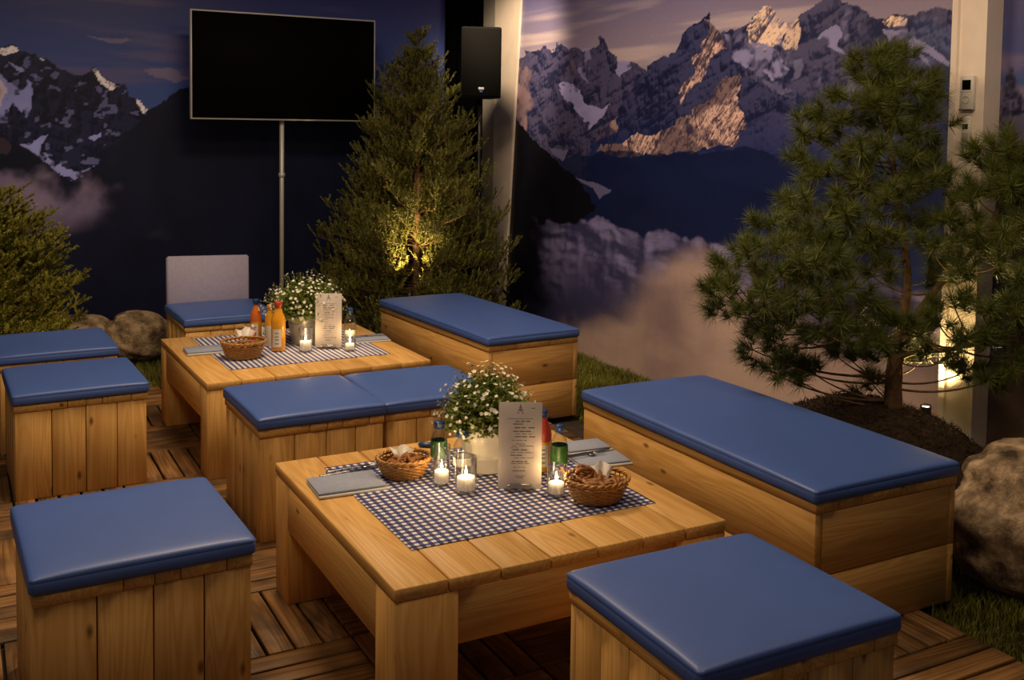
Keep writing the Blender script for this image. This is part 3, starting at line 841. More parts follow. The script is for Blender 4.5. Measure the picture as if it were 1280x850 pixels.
def seat_box(name, label, cat, x, y, rz, w, d, dh=0, long=False, group=None):
    """wooden box of separate planks under a vinyl pad; x,y centre, rz turn"""
    t = thing(name, label, cat, (x, y, 0), rz, group)
    bt = .428+dh; ct = .483+dh; th = .030
    bw, bd = w-.014, d-.014
    z0 = .0
    # top planks run front to back, their ends show at the front
    fr = (.39, .14, .12, .22, .13) if not long else (.15, .16, .37, .32)
    u = -bw/2
    rr = random.Random(int(x*1000)+int(y*77))
    for k, f_ in enumerate(fr):
        wd = f_*bw
        box('plank', t, (u+wd/2, rr.uniform(-.0015, .0015), bt-th/2+rr.uniform(-.0006, .0006)), (wd-.0022, bd, th), WOOD[1], .0025)
        u += wd
    hh = bt-th-z0-.001
    if not long:
        # vertical boards: front/back over the full width, sides between them
        for s in (-1, 1):
            u = -bw/2+.004; ww = bw-.008
            for f_ in (.27, .255, .24, .235):
                wd = f_*ww
                box('plank', t, (u+wd/2, s*(bd/2-.004-.0125)+rr.uniform(-.001, .001), z0+hh/2), (wd-.0035, .025, hh), WOOD[2], .0022)
                u += wd
            v = -bd/2+.030
            ld = bd-.060
            for f_ in (.25, .25, .25, .25):
                wd = f_*ld
                box('plank', t, (s*(bw/2-.004-.0125)+rr.uniform(-.001, .001), v+wd/2, z0+hh/2), (.025, wd-.0035, hh), WOOD[2], .0022)
                v += wd
    else:
        for s in (-1, 1):
            for q, (za, zb) in enumerate(((0, .5), (.5, 1))):
                h_ = hh*(zb-za)-.003
                zc = z0+hh*(za+zb)/2
                box('plank', t, (s*(bw/2-.004-.0135)+rr.uniform(-.001, .001), 0, zc), (.027, bd-.008, h_), WOOD[1], .0022)
                box('plank', t, (0, s*(bd/2-.0045-.0125), zc), (bw-.066, .025, h_), WOOD[0], .0022)
    c = link('cushion', cushion_mesh(w, d, ct-bt-.0005), t, (0, 0, bt+.0008))
    return t

SEATS = [
 ('cube_stool', 'blue-topped wooden cube stool, bottom right, in front of the near table', 1.616, 1.908, -.5, .5865, .545, .004, False, 'S1'),
 ('cube_stool', 'blue-topped wooden cube stool at the bottom left, left of the near table', .409, 3.011, 1.74, .5555, .568, .002, False, 'S2'),
 ('cube_stool', 'blue-topped wooden cube stool left of the far table, directly behind the bottom left stool', .453, 5.008, 1.64, .5465, .567, -.025, False, 'S3'),
 ('cube_stool', 'blue-topped wooden cube stool cut by the left edge, before the boulders', .421, 5.704, 1.62, .5425, .553, -.001, False, 'S4'),
 ('cube_stool', 'blue-topped cube stool between the tables, left one of the touching pair', 1.233, 4.117, .85, .5165, .553, .006, False, 'M1'),
 ('cube_stool', 'blue-topped cube stool between the tables, right one of the touching pair', 1.759, 4.147, -1.11, .5105, .547, -.005, False, 'M2'),
 ('storage_bench', 'long wooden bench with a blue pad right of the near table, beside the big boulder', 2.631, 3.005, -.06, .6548, 1.373, .009, True, 'L1'),
 ('storage_bench', 'long blue-padded wooden bench at the back, right of the far table', 2.677, 5.51, 3.19, .5888, 1.387, .011, True, 'L2'),
 ('cushioned_seat', 'blue-topped wooden cube seat with a lilac back pad, behind the far table', 1.382, 6.304, .94, .5395, .573, .001, False, 'S6'),
]
for nm, lb, x, y, r, w, d, dh, lg, _ in SEATS:
    t = seat_box(nm, lb, 'bench' if lg else 'stool' if nm == 'cube_stool' else 'seat', x, y, math.radians(r), w, d, dh, lg)
    if nm == 'cushioned_seat':
        # lilac pad leaning up from the rear edge
        mb = MB(); V, F4, F3 = chamfer(.505, .055, .38, .012)
        mb.v.append(V); mb.f4.append(F4); mb.f3.append(F3); mb.n = len(V)
        bp_ = link('back_pad', mb.mesh('back_pad', M['lilac']), t, (0.005, d/2+.045, .565), (math.radians(-8), math.radians(1.5), 0))
        tag(bp_, 'lilac back pad')
        bk = box('back_board', t, (0, d/2+.115, .36), (.42, .02, .72), WOOD[0], .003, (math.radians(-8), 0, 0))

# ---------------------------------------------------------------- tables
def table(label, x, y, rz, w, d, h):
    t = thing('low_table', label, 'table', (x, y, 0), math.radians(rz))
    th = .034; n = 7; u = -w/2
    rr = random.Random(int(y*100))
    for k in range(n):
        wd = w/n
        box('plank', t, (u+wd/2, rr.uniform(-.002, .002), h-th/2+rr.uniform(-.0006, .0006)), (wd-.0035, d, th), WOOD[1], .003)
        u += wd
    lw, ld, lh = .175, .135, h-th-.001
    for sx in (-1, 1):
        for sy in (-1, 1):
            box('leg', t, (sx*(w/2-lw/2-.003), sy*(d/2-ld/2-.003), lh/2), (lw, ld, lh), WOOD[2], .003)
    ah = .150
    for s in (-1, 1):
        box('apron', t, (s*(w/2-.004-.02), 0, lh-ah/2), (.04, d-2*ld-.012, ah), WOOD[1], .002)
        box('apron', t, (0, s*(d/2-.016-.02), lh-ah/2), (w-2*lw-.012, .04, ah), WOOD[0], .002)
    return t
T1Z, T2Z = .439, .437
table('low square pine table in the foreground, nearest the camera', 1.458, 2.895, 0, 1.0456, 1.0924, T1Z)
table('low square pine table further back, between the left stools and the far bench', 1.491, 5.191, .94, 1.0816, 1.0744, T2Z)

def cloth(label, x0, x1, y0, y1, z, mat, rz=0):
    nx, ny = 50, 48
    V, F = plane_grid(-(x1-x0)/2, (x1-x0)/2, -(y1-y0)/2, (y1-y0)/2, 0, nx, ny)
    V[:, 2] = .0012+.0016*fbm(V[:, 0]*7, V[:, 1]*7, 3, 31)
    n = len(V)
    V2 = V.copy(); V2[:, 2] -= .0009
    mb = MB(); mb.add(V, F); mb.add(V2, F[:, ::-1])
    # hem round the edge
    b_ = [j for j in range(nx+1)]+[i*(nx+1)+nx for i in range(1, ny+1)]+[ny*(nx+1)+j for j in range(nx-1, -1, -1)]+[i*(nx+1) for i in range(ny-1, 0, -1)]
    b_ = np.array(b_); c_ = np.roll(b_, -1)
    mb.v.append(np.zeros((0, 3))); mb.f4.append(np.stack([b_+n, c_+n, c_, b_], -1))
    o = link('table_runner', mb.mesh('table_runner', mat, True), None, ((x0+x1)/2, (y0+y1)/2, z+.0006), (0, 0, rz))
    tag(o, label, 'tablecloth')
cloth('blue and white checked cloth on the near table', 1.066, 1.872, 2.555, 3.311, T1Z, M['gingham'])
cloth('blue and white striped cloth on the far table', 1.10, 1.905, 4.861, 5.655, T2Z, M['stripes'], math.radians(.9))
Z1 = T1Z+.0042; Z2 = T2Z+.0042

# ---------------------------------------------------------------- things on the tables
def napkin(x, y, z, w, d, rz, label, h=.014):
    t = thing('folded_napkin', label, 'napkin', (x, y, z), rz)
    box('lower_fold', t, (0, -.004, h*.25), (w, d, h*.5), M['napkin_pale'], .0022)
    box('upper_fold', t, (-.002, .003, h*.76), (w-.006, d-.008, h*.48), M['napkin'], .0026)
    return t
def knife(x, y, z, rz, label):
    t = thing('table_knife', label, 'knife', (x, y, z), rz)
    mb = MB()
    n = 12; u = np.linspace(-.11, .0, n)
    add_tube(mb, np.stack([u, 0*u, 0*u+.004], -1), .0042, 6)
    link('handle', mb.mesh('handle', M['steel'], True), t)
    V = [(-.0, -.005, .0035), (.09, -.007, .0035), (.105, .004, .0035), (-.0, .006, .0035)]
    V += [(a, b_, c_+.0014) for a, b_, c_ in V]
    me = bpy.data.meshes.new('blade'); me.from_pydata(V, [], [[3, 2, 1, 0], [4, 5, 6, 7], [0, 1, 5, 4], [1, 2, 6, 5], [2, 3, 7, 6], [3, 0, 4, 7]])
    me.materials.append(M['steel']); link('blade', me, t)
def fork(x, y, z, rz, label):
    t = thing('table_fork', label, 'fork', (x, y, z), rz)
    u = np.linspace(-.10, .03, 12)
    tube('handle', np.stack([u, 0*u, .004+.003*np.sin((u+.1)*24)], -1), np.interp(u, [-.1, -.02, .03], [.0048, .0024, .003]), M['steel'], t, 6)
    mb = MB(); mb_box(mb, (.040, 0, .0055), (.024, .022, .0018), .0006)
    for k in range(4):
        y_ = -.009+.006*k; u = np.linspace(.05, .092, 6)
        add_tube(mb, np.stack([u, 0*u+y_, .0055+.004*np.sin((u-.05)*60)], -1), .0011, 4)
    link('tines', mb.mesh('tines', M['steel']), t)

napkin(1.078, 3.112, T1Z+.0005, .225, .165, math.radians(-3), 'grey-blue folded napkin at the left corner of the near table', .016)
knife(1.13, 3.225, Z1, math.radians(4), 'steel knife lying behind the left napkin on the near table')
fork(1.15, 3.248, Z1, math.radians(3), 'steel fork lying behind the left napkin on the near table')
napkin(1.965, 3.115, T1Z+.0005, .17, .115, math.radians(-5), 'grey-blue folded napkin at the right back corner of the near table')
napkin(1.935, 2.965, T1Z+.0005, .19, .125, math.radians(-8), 'grey-blue folded napkin just behind the right bread basket')
fork(1.88, 2.995, T1Z+.016, math.radians(2), 'steel fork lying on the napkin behind the right bread basket')
knife(1.91, 3.015, T1Z+.016, math.radians(3), 'steel knife lying on the napkin behind the right bread basket')
napkin(1.085, 5.30, T2Z+.0005, .19, .14, math.radians(-2), 'pale grey folded napkin at the left edge of the far table', .018)
napkin(1.935, 5.245, T2Z+.0005, .20, .15, math.radians(-6), 'grey folded napkin at the right edge of the far table', .014)
knife(1.93, 5.26, T2Z+.0155, math.radians(-4), 'steel knife on the right napkin of the far table')

def basket(x, y, z, r, h, label):
    t = thing('bread_basket', label, 'basket', (x, y, z))
    rb = r*.70
    rad = lambda q: rb+(r-rb)*(q**.75)
    mb = MB(); th = np.arange(96)*2*PI/96
    rows = 11
    for k in range(rows):
        q = k/(rows-1); zz = .004+q*(h-.010)
        if q > .80 and q < .93: continue
        rr = rad(q)+.0026*np.sin(th*16+(k % 2)*PI)
        add_tube(mb, np.stack([rr*np.cos(th), rr*np.sin(th)*.9, zz+0*th], -1), .0034, 5, True)
    link('woven_side', mb.mesh('woven_side', M['wicker'], True), t)
    mb = MB()
    for k in range(32):
        a = k*2*PI/32; q = np.linspace(0, 1, 6)
        rr = np.array([rad(v) for v in q])
        add_tube(mb, np.stack([rr*math.cos(a), rr*math.sin(a)*.9, .003+q*(h-.006)], -1), .0019, 5)
    link('stakes', mb.mesh('stakes', M['wicker'], True), t)
    mb = MB()
    for ph in (0, PI):
        rr = r+.0035*np.cos(th*14+ph)
        add_tube(mb, np.stack([rr*np.cos(th), rr*np.sin(th)*.9, h-.001+.0035*np.sin(th*14+ph)], -1), .0042, 5, True)
    link('rim', mb.mesh('rim', M['wicker'], True), t)
    V, F = lathe_vf([(.001, .002), (rb, .002), (rb, .006), (.001, .006)], 32); V[:, 1] *= .9
    link('base', mesh_np('base', V, F, M['wicker'], True), t)
    return t
def pretzel_mesh():
    s = np.linspace(0, 2*PI, 40)
    # loop with crossed arms
    x = .042*np.sin(s)*(1+.25*np.cos(2*s)); y = .030*np.cos(s)*(.7-.5*np.cos(s)**2)+.012*np.cos(2*s)
    zz = .006*np.sin(2*s)
    mb = MB(); add_tube(mb, np.stack([x, y, zz], -1), .0085+.003*np.sin(s/2), 8, True)
    a = np.linspace(-1, 1, 12)
    add_tube(mb, np.stack([a*.028, -.004+.014*a*a, .010*(1-a*a)], -1), .0065, 7)
    return mb.mesh('pretzel', M['bread'], True)
PZ = pretzel_mesh()
def roll_mesh():
    s = np.linspace(-1, 1, 14)
    mb = MB(); add_tube(mb, np.stack([s*.045, .022*s*s, 0*s], -1), .013*np.sqrt(np.clip(1-s**2*.85, .05, 1)), 8)
    return mb.mesh('bread_stick', M['bread'], True)
RZm = roll_mesh()
def fill(x, y, z, r, h, where, seed, n=14):
    rr = random.Random(seed)
    for k in range(n):
        a = k*2.4; q = r*.52*math.sqrt((k+.4)/n)
        o = link('pretzel', PZ if k % 3 else RZm, None, (x+q*math.cos(a), y+q*math.sin(a)*.85, z+h*.60+rr.uniform(0, .014)),
                 (rr.uniform(-.7, .7), rr.uniform(-.7, .7), rr.uniform(0, 6)))
        o.scale = (.72, .72, .72)
        tag(o, 'small brown salted pretzel among those in the '+where, 'pretzel', 'pretzels in the '+where)
def crumpled(x, y, z, w, h, label, seed, name='paper_napkin'):
    """paper napkin folded to a loose fan standing in the basket"""
    n = 14; m_ = 8
    r2 = np.random.RandomState(seed)
    u = np.linspace(-1, 1, n); v = np.linspace(0, 1, m_)
    U, V_ = np.meshgrid(u, v)
    X = U*w*.5*(.35+.65*V_); Y = .012*np.sin(U*7)*V_+.018*V_*(1-U*U)+r2.uniform(-.002, .002, U.shape)
    Zz = V_*h*(1-.18*U*U)+.006*np.sin(U*5+1)*V_
    P = np.stack([X, Y, Zz], -1).reshape(-1, 3)
    i = np.arange(m_-1)[:, None]; j = np.arange(n-1)[None]; a = i*n+j
    F = np.stack([a, a+1, a+n+1, a+n], -1).reshape(-1, 4)
    mb = MB(); mb.add(P, F); P2 = P.copy(); P2[:, 1] += .003; P2[:, 2] -= .001; mb.add(P2, F[:, ::-1])
    o = link(name, mb.mesh(name, M['paper'], True), None, (x, y, z), (math.radians(-22), 0, math.radians(-24)))
    tag(o, label, 'napkin')
for (x, y, z, r, h, wh, sd) in ((1.272, 3.12, Z1, .088, .062, 'left basket of the near table', 1), (1.722, 2.655, Z1, .100, .070, 'right basket of the near table', 2),
                            (1.225, 5.08, Z2, .105, .082, 'left basket of the far table', 3), (1.70, 5.38, Z2, .085, .065, 'basket hidden behind the far menu card', 4)):
    lbl = {1: 'small oval wicker basket of pretzels at the left of the near table', 2: 'oval wicker basket of pretzels at the right of the near table',
           3: 'wicker basket of pretzels on the left of the far table', 4: 'wicker basket mostly hidden behind the menu card of the far table'}[sd]
    basket(x, y, z, r, h, lbl)
    fill(x, y, z, r, h, wh, sd, 14 if sd < 4 else 6)
crumpled(1.275, 3.145, Z1+.045, .085, .045, 'white paper napkin standing in the left basket of the near table', 1)
crumpled(1.760, 2.685, Z1+.045, .085, .055, 'white paper napkin standing in the right basket of the near table', 2)
crumpled(1.255, 5.17, Z2+.055, .10, .075, 'white paper napkin standing in the left basket of the far table', 3)
crumpled(1.385, 5.50, Z2+.002, .12, .075, 'white paper napkin standing behind the left basket of the far table', 4)
o = link('pretzel', PZ, None, (1.700, 2.69, Z1+.080), (math.radians(80), math.radians(20), math.radians(-20)))
o.scale = (.72, .72, .72)
tag(o, 'brown pretzel standing upright at the back of the right near basket', 'pretzel')
tt = thing('sauce_bottle', 'tiny red sauce bottle standing behind the left basket of the far table', 'bottle', (1.33, 5.32, Z2))
lathe('bottle_body', [(.001, 0), (.017, 0), (.018, .01), (.018, .07), (.010, .09), (.001, .091)], M['red'], tt, 16)
lathe('cap', [(.001, .090), (.009, .090), (.006, .112), (.001, .113)], M['paper'], tt, 12)

def bucket(x, y, z, r, h, mat, label):
    t = thing('metal_bucket', label, 'bucket', (x, y, z))
    rb = r*.70
    R2 = lambda q: rb+(r-rb)*q
    P = [(.001, .002), (rb-.003, .002), (rb, 0), (rb+.002, .003), (R2(.05), .008)]
    for q in (.3, .62): P += [(R2(q), q*h), (R2(q)+.0022, q*h+.003), (R2(q), q*h+.006)]
    P += [(R2(.97), .97*h), (r+.003, .975*h), (r+.004, .99*h), (r+.001, h), (r-.002, .99*h), (R2(.9)-.003, .9*h), (R2(.85)-.003, .86*h), (.001, .86*h)]
    lathe('pail', P, mat, t, 40)
    lathe('potting_soil', [(.001, .87*h), (R2(.86)-.005, .865*h)], M['soil'], t, 24)
    for s in (-1, 1):
        a = math.radians(-28+90+90*s+180)
        mb = MB(); q = np.linspace(0, 2*PI, 16, endpoint=False)
        c_, s_ = math.cos(a), math.sin(a)
        add_tube(mb, np.stack([(r+.004)*c_-.011*np.cos(q)*s_, (r+.004)*s_+.011*np.cos(q)*c_, h*.88+.011*np.sin(q)], -1), .0016, 5, True)
        link('handle_ring', mb.mesh('handle_ring', M['steel'], True), t)
    return t
def flowers(x, y, z, r, h, seed, label, nst=620, nfl=170):
    t = thing('flowering_herb', label, 'plant', (x, y, z))
    R = np.random.RandomState(seed)
    st = MB(); V = []; F = []
    lv = []; fl = []
    for k in range(nst):
        a = R.uniform(0, 2*PI); e = math.acos(R.uniform(-.10, 1)); q = R.uniform(.55, 1.0)**.6
        d_ = np.array([math.sin(e)*math.cos(a)*r, math.sin(e)*math.sin(a)*r, math.cos(e)*h])*q
        b_ = np.array([R.uniform(-.03, .03), R.uniform(-.03, .03), 0])
        mid = b_*.5+d_*.5+np.array([0, 0, .012])
        s = np.linspace(0, 1, 5)[:, None]
        P = (1-s)**2*b_+2*s*(1-s)*mid+s*s*d_
        if k % 4 == 0: add_tube(st, P, .0007, 3)
        for q2 in range(13):
            u = R.uniform(.25, 1.0); p = (1-u)**2*b_+2*u*(1-u)*mid+u*u*d_
            n_ = R.normal(size=3); n_[2] = abs(n_[2])*.7; n_ /= np.linalg.norm(n_)
            sd = np.cross(n_, R.normal(size=3)); sd /= np.linalg.norm(sd)
            ll = R.uniform(.010, .020); ww = ll*.26
            lv.append([p, p+n_*ll*.5+sd*ww, p+n_*ll, p+n_*ll*.5-sd*ww])
    tips = 0
    for k in range(nfl):
        a = R.uniform(0, 2*PI); e = math.acos(R.uniform(.02, 1))
        q = R.uniform(.98, 1.20)
        d_ = np.array([math.sin(e)*math.cos(a)*r, math.sin(e)*math.sin(a)*r, math.cos(e)*h])*q
        s = np.linspace(.55, 1, 4)[:, None]
        add_tube(st, d_*s, .0006, 3)
        nn = d_/np.linalg.norm(d_)+R.normal(size=3)*.3; nn /= np.linalg.norm(nn)
        A = np.cross(nn, [0, 0, 1.01]); A /= np.linalg.norm(A); B = np.cross(nn, A)
        pr = R.uniform(.0048, .0088)
        for j in range(5):
            t0 = j*2*PI/5; c1 = A*math.cos(t0)+B*math.sin(t0); c2 = -A*math.sin(t0)+B*math.cos(t0)
            fl.append([d_, d_+c1*pr*.6+c2*pr*.42+nn*.001, d_+c1*pr*1.1+nn*.0015, d_+c1*pr*.6-c2*pr*.42+nn*.001])
    def qm(name, L_, mat):
        V = np.array(L_).reshape(-1, 3); b2 = np.arange(len(L_))*4
        return link(name, mesh_np(name, V, np.stack([b2, b2+1, b2+2, b2+3], -1), mat), t)
    tag(qm('leaves', lv, M['leaf']), kind='stuff')
    tag(qm('blossoms', fl, M['petal']), 'small white blossoms', kind='stuff')
    link('stems', st.mesh('stems', M['leaf']), t)
    return t
bucket(1.548, 3.068, Z1, .100, .163, M['enamel'], 'white enamel bucket of flowers on the near table')
flowers(1.548, 3.068, Z1+.148, .158, .180, 5, 'bushy herb with tiny white flowers in the white bucket on the near table', 1200, 280)
bucket(1.597, 5.30, Z2, .094, .168, M['zinc'], 'pale zinc bucket of flowers on the far table')
flowers(1.597, 5.30, Z2+.150, .200, .195, 6, 'bushy herb with tiny white flowers in the zinc bucket on the far table', 1300, 330)

def candle(x, y, z, r, h, label, wax=.035, watt=.55):
    t = thing('candle_glass', label, 'candle', (x, y, z))
    lathe('glass_cup', [(.001, 0), (r*.9, 0), (r, .004), (r, h), (r-.0018, h), (r-.0018, .008), (.001, .007)], M['glass'], t, 28)
    lathe('wax', [(.001, .009), (r-.005, .009), (r-.005, wax), (r-.008, wax+.001), (.004, wax-.001), (.001, wax-.001)], M['wax'], t, 24)
    tube('wick', [(0, 0, wax-.002), (0, 0, wax+.004), (.0008, 0, wax+.008)], .0009, M['wick'], t, 5)
    lathe('flame', [(.0004, wax+.005), (.0034, wax+.010), (.0046, wax+.015), (.0034, wax+.022), (.0014, wax+.030), (.0002, wax+.036)], M['flame'], t, 12)
    ld = bpy.data.lights.new('candle_light', 'POINT'); ld.energy = watt; ld.color = (1, .62, .28); ld.shadow_soft_size = .006
    lo = bpy.data.objects.new('candle_light', ld); COL.objects.link(lo); lo.location = (x, y, z+wax+.042)
def water_bottle(x, y, z, r, h, label, band='green', capm='cap_blue', cr=.5):
    t = thing('water_bottle', label, 'bottle', (x, y, z))
    hb = h*.62
    lathe('bottle_body', [(.001, .002), (r*.8, 0), (r, .005), (r, hb), (r*.96, hb+.01), (r*.75, hb+(h-hb)*.42), (r*.5, hb+(h-hb)*.58), (r*.46, h*.90)], M['glass'], t, 28)
    lathe('cap', [(.001, h), (r*(cr-.04), h), (r*cr, h-.003), (r*cr, h*.88), (r*.44, h*.88)], M[capm], t, 20)
    if band == 'green':
        lathe('paper_band', [(r+.0006, h*.36), (r+.0006, h*.62), (r*.97, h*.66)], M['label_green'], t, 28)
    else:
        lathe('paper_band', [(r+.0006, h*.30), (r+.0006, h*.46)], M['label_white'], t, 28)
def juice(x, y, z, r, h, label, capm, lower='juice', upper='juice_dark', lab=True, face=-118):
    t = thing('juice_bottle', label, 'bottle', (x, y, z))
    lathe('lower_body', [(.001, .001), (r*.85, 0), (r, .005), (r, h*.50)], M[lower], t, 26)
    lathe('upper_body', [(r, h*.50), (r, h*.60), (r*.93, h*.68), (r*.62, h*.78), (r*.46, h*.86), (r*.44, h*.90)], M[upper], t, 26)
    lathe('cap', [(.001, h), (r*.50, h), (r*.54, h-.004), (r*.54, h*.89), (r*.48, h*.885)], M[capm], t, 20)
    if lab:
        a0_ = math.radians(face); n = 9; ang = a0_+np.linspace(-.62, .62, n)
        V = np.concatenate([np.stack([(r+.0008)*np.cos(ang), (r+.0008)*np.sin(ang), np.full(n, q)], -1) for q in (h*.10, h*.46)])
        j = np.arange(n-1)
        lb = link('sticker', mesh_np('sticker', V, np.stack([j, j+1, j+n+1, j+n], -1), M['label_white'], True), t)
        tag(lb, 'white sticker')
        mb = MB()
        for q in (.16, .24, .30, .37):
            ang2 = a0_+np.linspace(-.28, .28, 5)
            V = np.concatenate([np.stack([(r+.0012)*np.cos(ang2), (r+.0012)*np.sin(ang2), np.full(5, h*q+dz)], -1) for dz in (0, .004)])
            j = np.arange(4); mb.add(V, np.stack([j, j+1, j+6, j+5], -1))
        link('lettering', mb.mesh('lettering', M['ink']), lb)
# near table
water_bottle(1.375, 3.070, Z1, .027, .180, 'clear water bottle with blue cap and green band behind the left tall candle', 'green', cr=.66)
candle(1.347, 2.985, Z1, .028, .128, 'tall candle glass, left one of the two before the white bucket', .045)
water_bottle(1.432, 3.010, Z1, .030, .158, 'clear water bottle with blue cap, against the white bucket on the near table', 'white', cr=.74)
candle(1.390, 2.895, Z1, .034, .112, 'wide candle glass, right one of the two before the white bucket', .046)
water_bottle(1.692, 2.835, Z1, .028, .190, 'clear water bottle with blue cap and green band right of the near menu card', 'green')
candle(1.628, 2.742, Z1, .029, .096, 'candle glass between the near menu card and the right bread basket', .040)
juice(1.705, 2.965, Z1, .030, .205, 'red and yellow juice bottle hidden behind the near menu card', 'cap_blue', 'juice', 'cap_red')
t = thing('bottle_opener', 'dark blue bottle opener lying at the back of the near table', 'opener', (1.463, 3.375, T1Z+.001), math.radians(-40))
box('handle', t, (0, 0, .009), (.060, .022, .016), M['cap_blue'], .006)
box('loop', t, (.044, 0, .009), (.032, .015, .010), M['steel'], .003)
# far table
juice(1.364, 5.385, Z2, .029, .232, 'orange juice bottle with a blue cap on the far table', 'cap_blue', 'juice', 'juice_dark')
juice(1.412, 5.290, Z2, .027, .215, 'pale juice bottle standing between the blue capped and red capped bottles', 'juice', 'label_white', 'juice', False)
juice(1.420, 5.160, Z2, .036, .250, 'orange juice bottle with a red cap nearest on the far table', 'cap_red', 'juice', 'juice')
candle(1.538, 5.085, Z2, .034, .122, 'candle glass before the zinc bucket on the far table', .052, .5)
water_bottle(1.772, 5.085, Z2, .031, .205, 'clear water bottle with blue cap right of the far menu card', 'white')
candle(1.745, 5.010, Z2, .028, .080, 'low candle glass at the foot of the water bottle on the far table', .036, .35)

def menu(x, y, z, w, h, label, seed, lean=2):
    t = thing('menu_card', label, 'menu', (x, y, z), math.radians(-27.5))
    a = math.radians(-lean)
    c = box('card', t, (0, 0, h/2+.008), (w, .0014, h), M['card'], .0003, (a, 0, 0))
    mb = MB(); rr = random.Random(seed); yq = -.0009
    def bar(xc, zc, ww, hh):
        V = [(xc-ww/2, yq, zc-hh/2), (xc+ww/2, yq, zc-hh/2), (xc+ww/2, yq, zc+hh/2), (xc-ww/2, yq, zc+hh/2)]
        mb.add(V, [[0, 1, 2, 3]])
    # tree emblem at the top
    zt = h/2
    for k in range(5):
        bar(0, zt-.008-k*.0045, .003+.0035*k, .0022)
    bar(0, zt-.018, .0012, .026)
    bar(-.007, zt-.033, .005, .003); bar(.007, zt-.033, .005, .003)
    bar(.038*w/.13, zt-.018, .012, .002)
    # ruled frame and lines of small print
    bar(.0, zt-.052, w*.60, .0012); 
    for k in range(26): 
        if k % 3: bar(w*.31, zt-.056-k*.0052, .0022, .0013)
        if k % 3 == 1 and k > 5: bar(-w*.40, zt-.056-k*.0052, .0015, .0013)
    zz = zt-.060
    while zz > -h/2+.050:
        big = rr.random() < .3
        tot = rr.uniform(.18, .5)*w; n = rr.randint(2, 4); xs = -w*.22+rr.uniform(0, .12)*w; 
        for q in range(n):
            ww = tot/n*rr.uniform(.6, .95); bar(xs+ww/2, zz, ww, .0030 if big else .0017); xs += tot/n
        zz -= rr.choice((.0062, .0085, .0115))
    for k in range(3): bar(rr.uniform(-.004, .004), -h/2+.040-k*.0035, w*(.24-.05*k), .0014)
    tag(link('print', mb.mesh('print', M['ink']), c), 'grey printed lines and small tree emblem', kind='stuff')
    V, F4, F3 = chamfer(.098, .042, .024, .006)
    V[:, 0] *= np.where(V[:, 2] > 0, .86, 1); V[:, 1] *= np.where(V[:, 2] > 0, .45, 1)
    tag(link('holder', mesh_np('holder', V, [F4, F3], M['acrylic']), t, (0, 0, .0125)), 'clear holder')
menu(1.545, 2.828, Z1, .136, .272, 'cream printed menu card standing in a clear holder on the near table', 3)
menu(1.662, 5.100, Z2, .134, .276, 'cream printed menu card standing in a clear holder on the far table', 8)

# ---------------------------------------------------------------- television on its stand
yt = 7.40
tv = thing('television', 'large black flat television with a silver edge on a silver pole, before the left mural', 'television', (2.09, yt, 0))
W_, H_ = 1.335, .752; zc = 1.985
box('frame', tv, (0, 0, zc), (W_, .045, H_), M['silver'], .003, (0, 0, 0))
box('screen', tv, (0, -.0215, zc), (W_-.022, .006, H_-.022), M['screen'], .001)
box('mount', tv, (0, .06, zc), (.4, .05, .4), M['black'], .004)
tube('pole', [(-.015, .05, .02), (-.015, .05, zc)], .0165, M['silver'], tv, 14)
lathe('collar', [(.018, 0), (.024, .002), (.024, .03), (.018, .032)], M['silver'], tv, 16, (-.015, .05, 1.20))
lathe('base_plate', [(.001, 0), (.26, 0), (.26, .008), (.02, .02), (.001, .02)], M['silver'], tv, 36, (-.015, .05, -.02))

# loudspeaker and stand
sp = (3.40, 6.92)
st = thing('speaker_stand', 'black tripod stand under the loudspeaker', 'stand', (sp[0], sp[1], -.02), math.radians(-28))
tube('pole', [(0, 0, .12), (0, 0, 1.81)], .014, M['black'], st, 10)
tube('outer_tube', [(0, 0, .10), (0, 0, 1.15)], .019, M['black'], st, 10)
lathe('collar', [(.019, 0), (.034, .004), (.034, .04), (.019, .044)], M['black'], st, 14, (0, 0, 1.12))
tube('knob', [(0, -.03, 1.14), (0, -.062, 1.14)], .012, M['black'], st, 8)
for k in range(3):
    a = k*2*PI/3+.4
    lg_ = tube('leg', [(.03*math.cos(a), .03*math.sin(a), .62), (.48*math.cos(a), .48*math.sin(a), .02)], .010, M['black'], st, 8)
    tube('brace', [(.02*math.cos(a), .02*math.sin(a), .22), (.25*math.cos(a), .25*math.sin(a), .325)], .006, M['black'], st, 6)
s = thing('loudspeaker', 'black loudspeaker on a tripod stand before the cream pillar', 'speaker', (sp[0]-.0, sp[1], 1.79), math.radians(-22))
me = bpy.data.meshes.new('cabinet')
fw_, bw_, dp, hh = .295, .19, .27, .515
V = [(-fw_/2, -dp/2, 0), (fw_/2, -dp/2, 0), (bw_/2, dp/2, 0), (-bw_/2, dp/2, 0)]
V += [(a, b_, hh) for a, b_, c in V]
me.from_pydata(V, [], [[3, 2, 1, 0], [4, 5, 6, 7], [0, 1, 5, 4], [1, 2, 6, 5], [2, 3, 7, 6], [3, 0, 4, 7]])
M['cabinet'] = simple('cabinet_black', (.005, .005, .005), .8, spec=.15)
me.materials.append(M['cabinet'])
cb = link('cabinet', me, s)
md = cb.modifiers.new('bevel', 'BEVEL'); md.width = .012; md.segments = 2
M['grille'] = simple('speaker_grille', (.005, .005, .005), .9, spec=.1, noise=.5, nscale=400)
box('grille', s, (0, -dp/2-.004, hh/2), (fw_-.02, .012, hh-.03), M['grille'], .004)
bd = box('badge', s, (0, -dp/2-.0115, .070), (.040, .003, .018), M['badge_white'], .001); tag(bd, 'small white badge')
bd = box('badge', s, (0, -dp/2-.0115, .048), (.022, .003, .012), M['badge_blue'], .001); tag(bd, 'small blue badge')
